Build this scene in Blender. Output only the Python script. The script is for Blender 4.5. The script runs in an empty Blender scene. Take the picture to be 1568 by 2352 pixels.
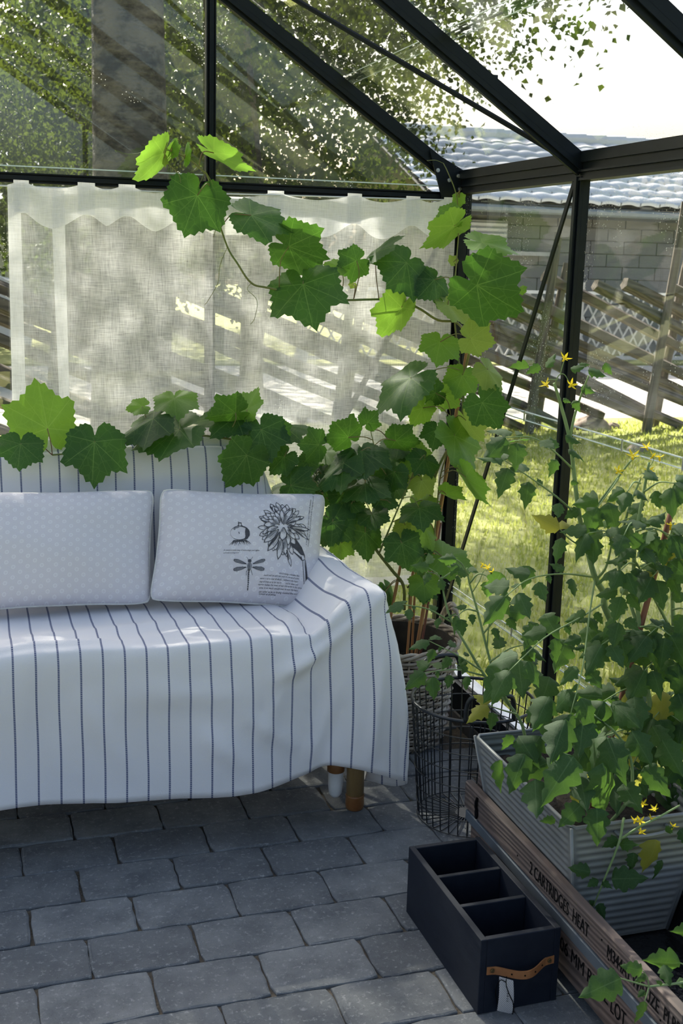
import bpy, bmesh, math, random
import numpy as np
from mathutils import Vector, Matrix

# ---------------------------------------------------------------- camera, sky, sun, exposure
scene = bpy.context.scene
CAM = np.array([0.0, 0.0, 1.36])
FPX, CX, CY = 2687.61, 784.0, 1176.0          # focal length and centre in pixels of the 1568x2352 frame
YAW, PIT, ROLL = 0.30451102, 0.21277508, -0.02717414
_f = np.array([math.sin(YAW)*math.cos(PIT), math.cos(YAW)*math.cos(PIT), -math.sin(PIT)])
_r = np.array([math.cos(YAW), -math.sin(YAW), 0.0]); _d = np.cross(_f, _r)
RIGHT = math.cos(ROLL)*_r + math.sin(ROLL)*_d
DOWN = -math.sin(ROLL)*_r + math.cos(ROLL)*_d
FWD = _f
cam_data = bpy.data.cameras.new('camera')
cam = bpy.data.objects.new('camera', cam_data)
scene.collection.objects.link(cam)
scene.camera = cam
cam.matrix_world = Matrix(((RIGHT[0], -DOWN[0], -FWD[0], CAM[0]), (RIGHT[1], -DOWN[1], -FWD[1], CAM[1]),
                           (RIGHT[2], -DOWN[2], -FWD[2], CAM[2]), (0, 0, 0, 1)))
cam_data.sensor_fit = 'VERTICAL'
cam_data.sensor_height = 22.3
cam_data.lens = 22.3*FPX/2352
cam_data.clip_end = 300
cam_data.clip_start = 0.05
cam_data.dof.use_dof = True
cam_data.dof.focus_distance = 2.75
cam_data.dof.aperture_fstop = 7.0

SUN_DIR = Vector((-0.17, 0.90, 0.76)).normalized()   # towards the sun: behind the gable, from the left
world = bpy.data.worlds.new('World'); scene.world = world
world.use_nodes = True
wn = world.node_tree.nodes; wl = world.node_tree.links
wn.clear()
w_out = wn.new('ShaderNodeOutputWorld'); w_bg = wn.new('ShaderNodeBackground'); w_sky = wn.new('ShaderNodeTexSky')
w_sky.sky_type = 'NISHITA'
w_sky.sun_disc = False
w_sky.sun_elevation = math.asin(SUN_DIR.z)
w_sky.sun_rotation = math.atan2(SUN_DIR.x, SUN_DIR.y)
w_sky.altitude = 100
w_sky.air_density = 1.0
w_sky.dust_density = 7.0
w_sky.ozone_density = 1.0
w_bg.inputs["Strength"].default_value = 0.30
wl.new(w_sky.outputs[0], w_bg.inputs[0]); wl.new(w_bg.outputs[0], w_out.inputs[0])
sun_data = bpy.data.lights.new('sun', 'SUN'); sun = bpy.data.objects.new('sun', sun_data)
scene.collection.objects.link(sun)
sun_data.energy = 15.0
sun_data.angle = math.radians(0.6)
sun_data.color = (1.0, 0.93, 0.80)
sun.rotation_euler = SUN_DIR.to_track_quat('Z', 'Y').to_euler()
sun.location = (-6, 9, 12)
scene.view_settings.view_transform = 'Standard'
scene.view_settings.look = 'None'
scene.view_settings.gamma = 1.0
scene.view_settings.use_curve_mapping = False
scene.view_settings.exposure = 0.33
scene.cycles.transparent_max_bounces = 24
scene.cycles.max_bounces = 8

# ---------------------------------------------------------------- helpers
random.seed(7); RNG = np.random.default_rng(7)
COL = scene.collection
def ray(x, y):
    return RIGHT*(x-CX)/FPX + DOWN*(y-CY)/FPX + FWD
def atY(x, y, Y):
    d = ray(x, y); return CAM + d*(Y/d[1])
def atX(x, y, X):
    d = ray(x, y); return CAM + d*(X/d[0])
def atZ(x, y, Z):
    d = ray(x, y); return CAM + d*((Z-CAM[2])/d[2])
def V(*a): return np.array(a, float)
def nrm(v):
    v = np.asarray(v, float); return v/(np.linalg.norm(v)+1e-12)
WORLD = {}
def tag(o, label=None, cat=None, group=None, kind=None):
    if label: o['label'] = label
    if cat: o['category'] = cat
    if group: o['group'] = group
    if kind: o['kind'] = kind
    return o
def thing(name, loc=(0, 0, 0), label=None, cat=None, group=None, kind=None, parent=None):
    o = bpy.data.objects.new(name, None); COL.objects.link(o)
    o.empty_display_size = 0.05
    o.location = loc; WORLD[o.name] = Matrix.Translation(Vector(loc))
    if parent: o.parent = parent; o.matrix_parent_inverse = WORLD[parent.name].inverted()
    return tag(o, label, cat, group, kind)
def link(name, me, parent=None, mat=None, matrix=None):
    o = bpy.data.objects.new(name, me); COL.objects.link(o)
    if mat is not None and len(me.materials) == 0:
        for m in (mat if isinstance(mat, (list, tuple)) else [mat]): me.materials.append(m)
    M = matrix if matrix is not None else Matrix.Identity(4)
    if parent: o.parent = parent; o.matrix_parent_inverse = WORLD[parent.name].inverted()
    o.matrix_basis = M
    WORLD[o.name] = M.copy()
    return o
class MB:
    """collects simple solids and builds one mesh"""
    def __init__(s): s.v = []; s.f = []; s.uv = None; s.mi = []
    def add(s, vs, fs, mi=0):
        b = len(s.v); s.v += [tuple(map(float, p)) for p in vs]
        s.f += [tuple(i+b for i in f) for f in fs]; s.mi += [mi]*len(fs); return s
    def box(s, lo, hi, mi=0):
        x0, y0, z0 = lo; x1, y1, z1 = hi
        return s.add([(x0,y0,z0),(x1,y0,z0),(x1,y1,z0),(x0,y1,z0),(x0,y0,z1),(x1,y0,z1),(x1,y1,z1),(x0,y1,z1)],
                     [(0,3,2,1),(4,5,6,7),(0,1,5,4),(1,2,6,5),(2,3,7,6),(3,0,4,7)], mi)
    def bar(s, a, b, w, h, up=(0, 0, 1), mi=0):
        a = V(*a); b = V(*b); t = nrm(b-a); x = nrm(np.cross(t, up)); y = np.cross(x, t)
        q = [(-w/2,-h/2),(w/2,-h/2),(w/2,h/2),(-w/2,h/2)]
        return s.add([p + x*i + y*j for p in (a, b) for i, j in q],
                     [(0,1,2,3),(7,6,5,4),(0,4,5,1),(1,5,6,2),(2,6,7,3),(3,7,4,0)], mi)
    def tube(s, pts, r, n=6, caps=True, mi=0, closed=False):
        pts = [V(*p) for p in pts]; m = len(pts)
        rr = r if hasattr(r, '__len__') else [r]*m
        vs = []; fs = []
        t0 = nrm(pts[1]-pts[0]); x = nrm(np.cross(t0, (0.31, 0.2, 0.93)))
        for i in range(m):
            if closed: t = nrm(pts[(i+1) % m]-pts[i-1])
            else: t = nrm(pts[min(i+1, m-1)]-pts[max(i-1, 0)])
            x = nrm(x - t*np.dot(x, t)); y = np.cross(t, x)
            for k in range(n):
                a = 2*math.pi*k/n
                vs.append(pts[i] + rr[i]*(x*math.cos(a)+y*math.sin(a)))
        for i in range(m if closed else m-1):
            j = (i+1) % m
            for k in range(n):
                k2 = (k+1) % n
                fs.append((i*n+k, i*n+k2, j*n+k2, j*n+k))
        if caps and not closed:
            fs.append(tuple(range(n))[::-1]); fs.append(tuple((m-1)*n+k for k in range(n)))
        return s.add(vs, fs, mi)
    def lathe(s, c, prof, n=24, mi=0, close=True):
        c = V(*c); vs = []; fs = []
        for r, z in prof:
            for k in range(n):
                a = 2*math.pi*k/n; vs.append(c+V(r*math.cos(a), r*math.sin(a), z))
        m = len(prof)
        for i in range(m-1):
            for k in range(n):
                k2 = (k+1) % n; fs.append((i*n+k, i*n+k2, (i+1)*n+k2, (i+1)*n+k))
        if close:
            fs.append(tuple(range(n))[::-1]); fs.append(tuple((m-1)*n+k for k in range(n)))
        return s.add(vs, fs, mi)
    def mesh(s, name, smooth=False, off=None):
        me = bpy.data.meshes.new(name)
        vs = s.v if off is None else [(p[0]-off[0], p[1]-off[1], p[2]-off[2]) for p in s.v]
        me.from_pydata(vs, [], s.f)
        if any(s.mi): me.polygons.foreach_set('material_index', s.mi)
        if s.uv is not None:
            l = me.uv_layers.new(name='UVMap'); vi = np.empty(len(me.loops), np.int32); me.loops.foreach_get('vertex_index', vi)
            l.data.foreach_set('uv', np.asarray(s.uv, np.float32)[vi].ravel())
        if smooth: me.polygons.foreach_set('use_smooth', [True]*len(me.polygons))
        me.update(); return me
    def build(s, name, mat, parent=None, smooth=False):
        if parent is None:
            a = np.array(s.v); c = V((a[:,0].min()+a[:,0].max())/2, (a[:,1].min()+a[:,1].max())/2, a[:,2].min())
            return link(name, s.mesh(name, smooth, c), None, mat, Matrix.Translation(Vector(c)))
        return link(name, s.mesh(name, smooth), parent, mat)
def grid_mb(P, uv=None, mb=None):
    """P: (m, n, 3) grid of points"""
    m, n = P.shape[:2]; mb = mb or MB()
    mb.add(P.reshape(-1, 3), [(i*n+j, i*n+j+1, (i+1)*n+j+1, (i+1)*n+j) for i in range(m-1) for j in range(n-1)])
    if uv is not None: mb.uv = np.asarray(uv, float).reshape(-1, 2)
    return mb
def spline(P, k=8):
    """Catmull-Rom through P (m, d) -> finer"""
    P = np.asarray(P, float); Q = np.vstack([2*P[0]-P[1], P, 2*P[-1]-P[-2]]); out = []
    for i in range(1, len(Q)-2):
        for t in np.linspace(0, 1, k, endpoint=False):
            a, b, c, d = Q[i-1], Q[i], Q[i+1], Q[i+2]
            out.append(0.5*((2*b) + (c-a)*t + (2*a-5*b+4*c-d)*t*t + (3*b-a-3*c+d)*t**3))
    out.append(P[-1]); return np.array(out)
def bevel(o, w, seg=1):
    m = o.modifiers.new('bevel', 'BEVEL'); m.width = w; m.segments = seg; m.limit_method = 'ANGLE'; return o
def vnoise(P, s, seed=0):
    """cheap smooth value noise, P (...,3)"""
    q = np.asarray(P)*s; o = np.zeros(q.shape[:-1])
    rs = np.random.default_rng(seed)
    for k in range(5):
        d = rs.normal(size=3); d /= np.linalg.norm(d); ph = rs.uniform(0, 6.28); fr = rs.uniform(0.7, 1.6)
        o = o + np.sin((q@d)*fr*2.2 + ph + 1.3*np.sin((q@np.roll(d, 1))*fr*1.4+ph*2))
    return o/5
# ---------------------------------------------------------------- materials
def new_mat(name):
    m = bpy.data.materials.new(name); m.use_nodes = True; nt = m.node_tree; nt.nodes.clear()
    out = nt.nodes.new('ShaderNodeOutputMaterial'); return m, nt, out
class N:
    """tiny node-building helper"""
    def __init__(s, nt): s.nt = nt
    def n(s, t, **kw):
        x = s.nt.nodes.new(t)
        for k, v in kw.items():
            if k.startswith('in_'):
                key = k[3:]; key = int(key) if key.isdigit() else key.replace('_', ' ')
                s.set(x.inputs[key], v)
            else: setattr(x, k, v)
        return x
    def set(s, sock, v):
        if isinstance(v, bpy.types.NodeSocket): s.nt.links.new(v, sock)
        else:
            if sock.type == 'RGBA' and len(v) == 3: v = (*v, 1)
            sock.default_value = v
    def math(s, op, a, b=0.0, c=0.0, clamp=False):
        x = s.nt.nodes.new('ShaderNodeMath'); x.operation = op; x.use_clamp = clamp
        for i, v in enumerate((a, b, c)): s.set(x.inputs[i], v)
        return x.outputs[0]
    def mix(s, f, a, b, blend='MIX'):
        x = s.nt.nodes.new('ShaderNodeMix'); x.data_type = 'RGBA'; x.blend_type = blend
        s.set(x.inputs[0], f); s.set(x.inputs[6], a); s.set(x.inputs[7], b); return x.outputs[2]
    def noise(s, vec, scale, detail=3, rough=0.5, out=0):
        x = s.nt.nodes.new('ShaderNodeTexNoise'); x.inputs['Scale'].default_value = scale
        x.inputs['Detail'].default_value = detail; x.inputs['Roughness'].default_value = rough
        if vec is not None: s.nt.links.new(vec, x.inputs['Vector'])
        return x.outputs[out]
    def ramp(s, f, stops):
        x = s.nt.nodes.new('ShaderNodeValToRGB'); e = x.color_ramp.elements
        while len(e) < len(stops): e.new(0.5)
        for i, (p, c) in enumerate(stops): e[i].position = p; e[i].color = (*c, 1) if len(c) == 3 else c
        s.set(x.inputs[0], f); return x.outputs[0]
    def obj(s): return s.nt.nodes.new('ShaderNodeTexCoord').outputs['Object']
    def gen(s): return s.nt.nodes.new('ShaderNodeNewGeometry').outputs['Position']
    def uv(s): return s.nt.nodes.new('ShaderNodeTexCoord').outputs['UV']
    def rnd(s): return s.nt.nodes.new('ShaderNodeObjectInfo').outputs['Random']
    def scalev(s, v, sc):
        x = s.nt.nodes.new('ShaderNodeMapping'); s.nt.links.new(v, x.inputs[0]); x.inputs['Scale'].default_value = sc; return x.outputs[0]
    def bump(s, h, strength=0.3, dist=0.01):
        x = s.nt.nodes.new('ShaderNodeBump'); x.inputs['Strength'].default_value = strength; x.inputs['Distance'].default_value = dist
        s.nt.links.new(h, x.inputs['Height']); return x.outputs[0]
    def sep(s, v):
        x = s.nt.nodes.new('ShaderNodeSeparateXYZ'); s.nt.links.new(v, x.inputs[0]); return x.outputs
def principled(k, base, rough=0.6, metal=0.0, normal=None, spec=0.5):
    p = k.n('ShaderNodeBsdfPrincipled')
    k.set(p.inputs['Base Color'], base); k.set(p.inputs['Roughness'], rough); k.set(p.inputs['Metallic'], metal)
    k.set(p.inputs['Specular IOR Level'], spec)
    if normal is not None: k.set(p.inputs['Normal'], normal)
    return p.outputs[0]
def simple(name, c1, c2=None, scale=20, rough=0.6, metal=0.0, bump=0.0, stretch=(1, 1, 1), spec=0.5, rvar=0.0, detail=4):
    m, nt, out = new_mat(name); k = N(nt)
    vec = k.scalev(k.obj(), stretch); f = k.noise(vec, scale, detail)
    col = k.mix(k.ramp(f, [(0.3, (0, 0, 0)), (0.7, (1, 1, 1))]), c1, c2 or c1)
    if rvar: col = k.mix(k.math('MULTIPLY', k.rnd(), rvar), col, (0.02, 0.02, 0.02))
    nor = k.bump(f, bump, 0.01) if bump else None
    nt.links.new(principled(k, col, rough, metal, nor, spec), out.inputs[0]); return m
def leafy(name, dark, light, veins=None, trans=0.5, rough=0.45, vein_col=(0.25, 0.33, 0.08), spec=0.4, bumpy=0.25, tcol=None):
    """leaf: glossy front, light comes through; veins = angles from the tip in degrees, uv 0.5 = leaf base"""
    m, nt, out = new_mat(name); k = N(nt)
    pos = k.obj(); n1 = k.noise(pos, 40, 3)
    col = k.mix(k.rnd(), dark, light)
    col = k.mix(k.math('MULTIPLY', n1, 0.5), col, tuple(c*0.6 for c in dark))
    nor = None; h = k.noise(k.obj(), 90, 3)
    if veins:
        x, y, _ = k.sep(k.uv()); x = k.math('SUBTRACT', x, 0.5); y = k.math('SUBTRACT', y, 0.5)
        tot = None
        for a, wd in veins:
            sa, ca = math.sin(math.radians(a)), math.cos(math.radians(a))
            al = k.math('ADD', k.math('MULTIPLY', x, sa), k.math('MULTIPLY', y, ca))
            pe = k.math('ABSOLUTE', k.math('SUBTRACT', k.math('MULTIPLY', x, ca), k.math('MULTIPLY', y, sa)))
            w = k.math('MULTIPLY_ADD', al, -wd*1.6, wd)
            v = k.math('MULTIPLY', k.math('LESS_THAN', pe, w), k.math('GREATER_THAN', al, 0.0))
            tot = v if tot is None else k.math('MAXIMUM', tot, v)
        wv = k.n('ShaderNodeTexVoronoi', feature='DISTANCE_TO_EDGE'); nt.links.new(k.uv(), wv.inputs['Vector']); wv.inputs['Scale'].default_value = 13
        fine = k.math('LESS_THAN', wv.outputs[0], 0.035)
        col = k.mix(k.math('MULTIPLY', fine, 0.16), col, vein_col)
        col = k.mix(k.math('MULTIPLY', tot, 0.6), col, vein_col)
        h = k.math('SUBTRACT', k.math('MULTIPLY', h, 0.5), k.math('MAXIMUM', tot, k.math('MULTIPLY', fine, 0.6)))
    nor = k.bump(h, bumpy, 0.004)
    p = principled(k, col, rough, 0, nor, spec)
    t = k.n('ShaderNodeBsdfTranslucent'); k.set(t.inputs[0], k.mix(0.75, col, tcol or tuple(min(1, c*1.9) for c in light)))
    mx = k.n('ShaderNodeMixShader'); mx.inputs[0].default_value = trans
    nt.links.new(p, mx.inputs[1]); nt.links.new(t.outputs[0], mx.inputs[2]); nt.links.new(mx.outputs[0], out.inputs[0]); return m
def glass_mat():
    m, nt, out = new_mat('greenhouse_glass'); k = N(nt)
    g = k.n('ShaderNodeNewGeometry'); d = k.n('ShaderNodeVectorMath', operation='DOT_PRODUCT')
    nt.links.new(g.outputs['Normal'], d.inputs[0]); nt.links.new(g.outputs['Incoming'], d.inputs[1])
    c = k.math('SUBTRACT', 1.0, k.math('ABSOLUTE', d.outputs['Value']))
    fr = k.math('MULTIPLY_ADD', k.math('POWER', c, 5.0), 0.94, 0.06, clamp=True)
    tr = k.n('ShaderNodeBsdfTransparent'); tr.inputs[0].default_value = (0.955, 0.975, 0.965, 1)
    gl = k.n('ShaderNodeBsdfGlossy'); gl.inputs['Roughness'].default_value = 0.0
    mx = k.n('ShaderNodeMixShader'); k.set(mx.inputs[0], fr); nt.links.new(tr.outputs[0], mx.inputs[1]); nt.links.new(gl.outputs[0], mx.inputs[2])
    # dust, drip marks and dried drops on the panes
    pos = g.outputs['Position']
    film = k.math('MULTIPLY', k.noise(k.scalev(pos, (3, 3, 0.9)), 3, 4, 0.6), 0.014)
    vo = k.n('ShaderNodeTexVoronoi'); nt.links.new(pos, vo.inputs['Vector']); vo.inputs['Scale'].default_value = 110
    spots = k.math('MULTIPLY', k.math('LESS_THAN', vo.outputs['Distance'], 0.16),
                   k.math('GREATER_THAN', k.noise(pos, 5, 2), 0.56))
    dirt = k.math('MULTIPLY_ADD', spots, 0.5, film)
    df = k.n('ShaderNodeBsdfDiffuse'); df.inputs[0].default_value = (0.75, 0.75, 0.72, 1)
    tl = k.n('ShaderNodeBsdfTranslucent'); tl.inputs[0].default_value = (0.8, 0.8, 0.76, 1)
    dm = k.n('ShaderNodeMixShader'); dm.inputs[0].default_value = 0.55
    nt.links.new(df.outputs[0], dm.inputs[1]); nt.links.new(tl.outputs[0], dm.inputs[2])
    m2 = k.n('ShaderNodeMixShader'); k.set(m2.inputs[0], dirt); nt.links.new(mx.outputs[0], m2.inputs[1]); nt.links.new(dm.outputs[0], m2.inputs[2])
    nt.links.new(m2.outputs[0], out.inputs[0]); return m
def linen_mat(name, open_=0.5, tint=(0.90, 0.895, 0.91)):
    """sheer linen weave: part hole, part thread"""
    m, nt, out = new_mat(name); k = N(nt)
    pos = k.gen()
    a = k.noise(k.scalev(pos, (620, 620, 30)), 1, 2); b = k.noise(k.scalev(pos, (30, 30, 620)), 1, 2)
    f = k.math('MULTIPLY_ADD', k.math('ADD', a, b), 0.55, open_-0.55, clamp=True)
    tr = k.n('ShaderNodeBsdfTransparent'); tr.inputs[0].default_value = (1, 1, 1, 1)
    df = k.n('ShaderNodeBsdfDiffuse'); df.inputs[0].default_value = (*tint, 1)
    tl = k.n('ShaderNodeBsdfTranslucent'); tl.inputs[0].default_value = (*tint, 1)
    th = k.n('ShaderNodeMixShader'); th.inputs[0].default_value = 0.5
    nt.links.new(df.outputs[0], th.inputs[1]); nt.links.new(tl.outputs[0], th.inputs[2])
    mx = k.n('ShaderNodeMixShader'); k.set(mx.inputs[0], f); nt.links.new(th.outputs[0], mx.inputs[1]); nt.links.new(tr.outputs[0], mx.inputs[2])
    nt.links.new(mx.outputs[0], out.inputs[0]); return m
def throw_mat():
    m, nt, out = new_mat('striped_cotton'); k = N(nt)
    u, v, _ = k.sep(k.uv())
    fr = k.math('FRACT', k.math('DIVIDE', k.math('ADD', u, 10.0), 0.0482))
    d = k.math('ABSOLUTE', k.math('SUBTRACT', fr, 0.5))
    line = k.math('LESS_THAN', d, 0.045)
    dash = k.math('MULTIPLY_ADD', k.math('SINE', k.math('MULTIPLY', v, 1500.0)), 0.25, 0.75)
    w = k.noise(k.scalev(k.uv(), (900, 500, 1)), 1, 2)
    base = k.mix(k.math('MULTIPLY', w, 0.5), (0.80, 0.775, 0.785), (0.70, 0.68, 0.69))
    col = k.mix(k.math('MULTIPLY', line, dash), base, (0.045, 0.065, 0.17))
    nor = k.bump(k.math('ADD', k.math('MULTIPLY', w, 0.5), k.noise(k.uv(), 25, 4)), 0.18, 0.01)
    nt.links.new(principled(k, col, 0.95, 0, nor, 0.02), out.inputs[0]); return m
def cushion_mat():
    m, nt, out = new_mat('dotted_cotton'); k = N(nt)
    u, v, _ = k.sep(k.uv())                         # uv in metres
    def rings(du, dv):
        a = k.math('MULTIPLY', k.math('SUBTRACT', k.math('FRACT', k.math('ADD', k.math('DIVIDE', u, 0.0330), 50.0+du)), 0.5), 1.32)
        b = k.math('SUBTRACT', k.math('FRACT', k.math('ADD', k.math('DIVIDE', v, 0.0250), 50.0+dv)), 0.5)
        r = k.math('SQRT', k.math('ADD', k.math('MULTIPLY', a, a), k.math('MULTIPLY', b, b)))
        return k.math('MAXIMUM', k.math('MULTIPLY', k.math('GREATER_THAN', r, 0.10), k.math('LESS_THAN', r, 0.20)), k.math('MULTIPLY', k.math('LESS_THAN', r, 0.05), 0.6))
    f = k.math('MAXIMUM', rings(0, 0), rings(0.5, 0.5))
    col = k.mix(k.math('MULTIPLY', f, 0.42), (0.67, 0.635, 0.665), (0.86, 0.85, 0.86))
    nor = k.bump(k.noise(k.uv(), 30, 4), 0.15, 0.01)
    nt.links.new(principled(k, col, 0.9, 0, nor, 0.1), out.inputs[0]); return m
def paver_mat():
    m, nt, out = new_mat('grey_paving'); k = N(nt)
    vec = k.gen(); n1 = k.noise(vec, 9, 5, 0.65); n2 = k.noise(vec, 85, 6, 0.75); n3 = k.noise(vec, 420, 2)
    col = k.mix(k.ramp(n1, [(0.3, (0, 0, 0)), (0.7, (1, 1, 1))]), (0.105, 0.112, 0.122), (0.235, 0.243, 0.247))
    col = k.mix(k.rnd(), col, k.mix(0.5, col, (0.065, 0.07, 0.08)))
    col = k.mix(k.math('MULTIPLY', k.ramp(n2, [(0.55, (0, 0, 0)), (0.68, (1, 1, 1))]), 0.7), col, (0.36, 0.365, 0.36))
    col = k.mix(k.math('MULTIPLY', k.ramp(n3, [(0.28, (1, 1, 1)), (0.36, (0, 0, 0))]), 0.5), col, (0.03, 0.03, 0.03))
    nor = k.bump(k.math('ADD', n2, n1), 0.5, 0.006)
    nt.links.new(principled(k, col, 0.85, 0, nor, 0.25), out.inputs[0]); return m
def wood_mat(name, a, b, c, scale=1.0, axis=1, rough=0.8):
    """a and b the grain colours, c the weathering; grain runs along the axis"""
    m, nt, out = new_mat(name); k = N(nt)
    st = [26, 26, 26]; st[axis] = 1.6
    pos = k.gen(); v = k.scalev(pos, tuple(s*scale for s in st)); n1 = k.noise(v, 2.2, 5, 0.6); n2 = k.noise(pos, 4, 3)
    wv = k.n('ShaderNodeTexWave', wave_type='RINGS'); wv.inputs['Scale'].default_value = 1.0; wv.inputs['Distortion'].default_value = 5; wv.inputs['Detail'].default_value = 3
    nt.links.new(k.scalev(pos, tuple(s*scale*0.9 for s in st)), wv.inputs['Vector'])
    g = k.math('MULTIPLY_ADD', wv.outputs['Fac'], 0.45, k.math('MULTIPLY', n1, 0.6))
    col = k.mix(k.ramp(g, [(0.28, (0, 0, 0)), (0.72, (1, 1, 1))]), a, b)
    col = k.mix(k.ramp(n2, [(0.35, (0, 0, 0)), (0.7, (1, 1, 1))]), col, k.mix(0.55, col, c))
    nor = k.bump(g, 0.4, 0.004)
    nt.links.new(principled(k, col, rough, 0, nor, 0.25), out.inputs[0]); return m
def water_film_mat():
    m, nt, out = new_mat('black_plastic'); k = N(nt)
    n1 = k.noise(k.gen(), 60, 4)
    nt.links.new(principled(k, (0.012, 0.012, 0.013), 0.12, 0, k.bump(n1, 0.5, 0.01), 0.6), out.inputs[0]); return m
def bark_mat():
    m, nt, out = new_mat('birch_bark'); k = N(nt)
    pos = k.gen(); n1 = k.noise(k.scalev(pos, (2.2, 2.2, 5)), 3, 5, 0.65); n2 = k.noise(k.scalev(pos, (2, 2, 14)), 4, 3)
    col = k.mix(k.ramp(n1, [(0.42, (0, 0, 0)), (0.58, (1, 1, 1))]), (0.012, 0.011, 0.010), (0.13, 0.115, 0.095))
    col = k.mix(k.math('MULTIPLY', n2, 0.5), col, (0.08, 0.075, 0.06))
    nt.links.new(principled(k, col, 0.9, 0, k.bump(n1, 0.8, 0.04), 0.1), out.inputs[0]); return m
def block_mat():
    m, nt, out = new_mat('rendered_block'); k = N(nt)
    pos = k.gen(); n1 = k.noise(pos, 1.4, 5); n2 = k.noise(pos, 30, 3)
    col = k.mix(n1, (0.20, 0.19, 0.185), (0.32, 0.305, 0.29)); col = k.mix(k.math('MULTIPLY', n2, 0.25), col, (0.10, 0.095, 0.09))
    nt.links.new(principled(k, col, 0.95, 0, k.bump(n2, 0.3, 0.02), 0.1), out.inputs[0]); return m
M = {}
M['frame'] = simple('dark_green_aluminium', (0.004, 0.0065, 0.009), (0.007, 0.010, 0.014), 30, 0.40, 0.0, 0.0, spec=0.22)
M['glass'] = glass_mat()
M['lit_glass_edge'] = simple('lit_glass_edge', (0.62, 0.72, 0.70), (0.8, 0.86, 0.84), 60, 0.15)  # whitish colour stands in for daylight caught in the pane edges
M['moss'] = simple('moss', (0.03, 0.045, 0.012), (0.10, 0.13, 0.04), 80, 0.95, 0, 0.5)
M['steel'] = simple('zinc_steel', (0.45, 0.46, 0.47), (0.6, 0.6, 0.6), 60, 0.35, 0.9)
M['zinc'] = simple('galvanised_zinc', (0.17, 0.18, 0.183), (0.25, 0.26, 0.263), 9, 0.5, 0.3, 0.05)
M['plinth'] = simple('plinth_concrete', (0.05, 0.05, 0.052), (0.10, 0.10, 0.10), 25, 0.9, 0, 0.3)
M['sill'] = simple('sunlit_sill', (0.8, 0.82, 0.86), (0.7, 0.72, 0.75), 25, 0.35, 0.2)  # metal strip coloured near white for the sun on its top
M['sand'] = simple('joint_sand', (0.055, 0.045, 0.035), (0.12, 0.10, 0.075), 140, 0.95, 0, 0.5)
M['paver'] = paver_mat()
M['linen'] = linen_mat('sheer_linen', 0.54)
M['linen_hem'] = linen_mat('double_linen', 0.06)
M['throw'] = throw_mat()
M['cushion'] = cushion_mat()
M['piping'] = simple('cream_piping', (0.70, 0.68, 0.65), (0.62, 0.60, 0.57), 120, 0.9)
M['print_ink'] = simple('grey_print', (0.055, 0.055, 0.065), (0.10, 0.10, 0.11), 90, 0.9, spec=0.1)
M['print_light'] = simple('print_cloth', (0.56, 0.55, 0.585), (0.62, 0.61, 0.64), 60, 0.9, spec=0.1)
M['print_mid'] = simple('print_grey', (0.20, 0.20, 0.22), (0.29, 0.29, 0.31), 160, 0.9, spec=0.1)
M['white_cloth'] = simple('white_cloth', (0.74, 0.74, 0.75), (0.66, 0.66, 0.67), 40, 0.9)
M['bamboo'] = simple('bamboo', (0.24, 0.15, 0.06), (0.36, 0.24, 0.10), 10, 0.35, 0, 0.05, (3, 3, 0.6))
M['bamboo_node'] = simple('bamboo_node', (0.20, 0.075, 0.022), (0.30, 0.14, 0.05), 30, 0.4)
M['cane'] = simple('garden_cane', (0.42, 0.20, 0.07), (0.30, 0.13, 0.045), 14, 0.5, 0, 0.05, (2, 2, 0.7))
M['red_cane'] = simple('red_cane', (0.26, 0.10, 0.06), (0.17, 0.06, 0.04), 14, 0.5, 0, 0.05, (2, 2, 0.7))
M['wicker'] = simple('grey_wicker', (0.34, 0.27, 0.21), (0.56, 0.48, 0.39), 18, 0.8, 0, 0.2, rvar=0.2)
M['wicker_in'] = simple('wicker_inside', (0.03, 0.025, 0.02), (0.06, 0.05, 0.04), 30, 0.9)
M['soil'] = simple('potting_soil', (0.008, 0.006, 0.004), (0.03, 0.022, 0.015), 90, 1.0, 0, 0.8)
M['wire'] = simple('dark_wire', (0.025, 0.027, 0.032), (0.05, 0.055, 0.06), 60, 0.4, 0.6)
M['black_wood'] = simple('black_stained_wood', (0.005, 0.008, 0.017), (0.008, 0.012, 0.022), 14, 0.6, 0, 0.06, (4, 1, 4), spec=0.3)
M['leather'] = simple('tan_leather', (0.27, 0.105, 0.035), (0.36, 0.15, 0.055), 50, 0.5, 0, 0.1)
M['brass'] = simple('brass', (0.30, 0.24, 0.13), (0.4, 0.33, 0.2), 40, 0.3, 1.0)
M['ink'] = simple('black_ink', (0.004, 0.004, 0.005), (0.008, 0.008, 0.008), 60, 0.9, spec=0.05)
def tag_mat():
    m, nt, out = new_mat('woven_tag'); k = N(nt); u, v, _ = k.sep(k.uv())
    def dots(o):
        a = k.math('SUBTRACT', k.math('FRACT', k.math('MULTIPLY_ADD', u, 9.0, o)), 0.5); b = k.math('SUBTRACT', k.math('FRACT', k.math('MULTIPLY_ADD', v, 14.0, o)), 0.5)
        return k.math('LESS_THAN', k.math('ADD', k.math('MULTIPLY', a, a), k.math('MULTIPLY', b, b)), 0.045)
    col = k.mix(k.math('MAXIMUM', dots(0.0), dots(0.5)), (0.66, 0.64, 0.65), (0.16, 0.15, 0.17))
    nt.links.new(principled(k, col, 0.9, 0, None, 0.1), out.inputs[0]); return m
M['tag'] = tag_mat()
M['crate'] = wood_mat('weathered_pine', (0.070, 0.050, 0.043), (0.145, 0.105, 0.09), (0.115, 0.108, 0.108), 1.5, 1)
M['strip'] = simple('dull_metal_strip', (0.07, 0.09, 0.11), (0.11, 0.13, 0.155), 8, 0.6, 0.15)
M['plastic'] = water_film_mat()
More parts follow.
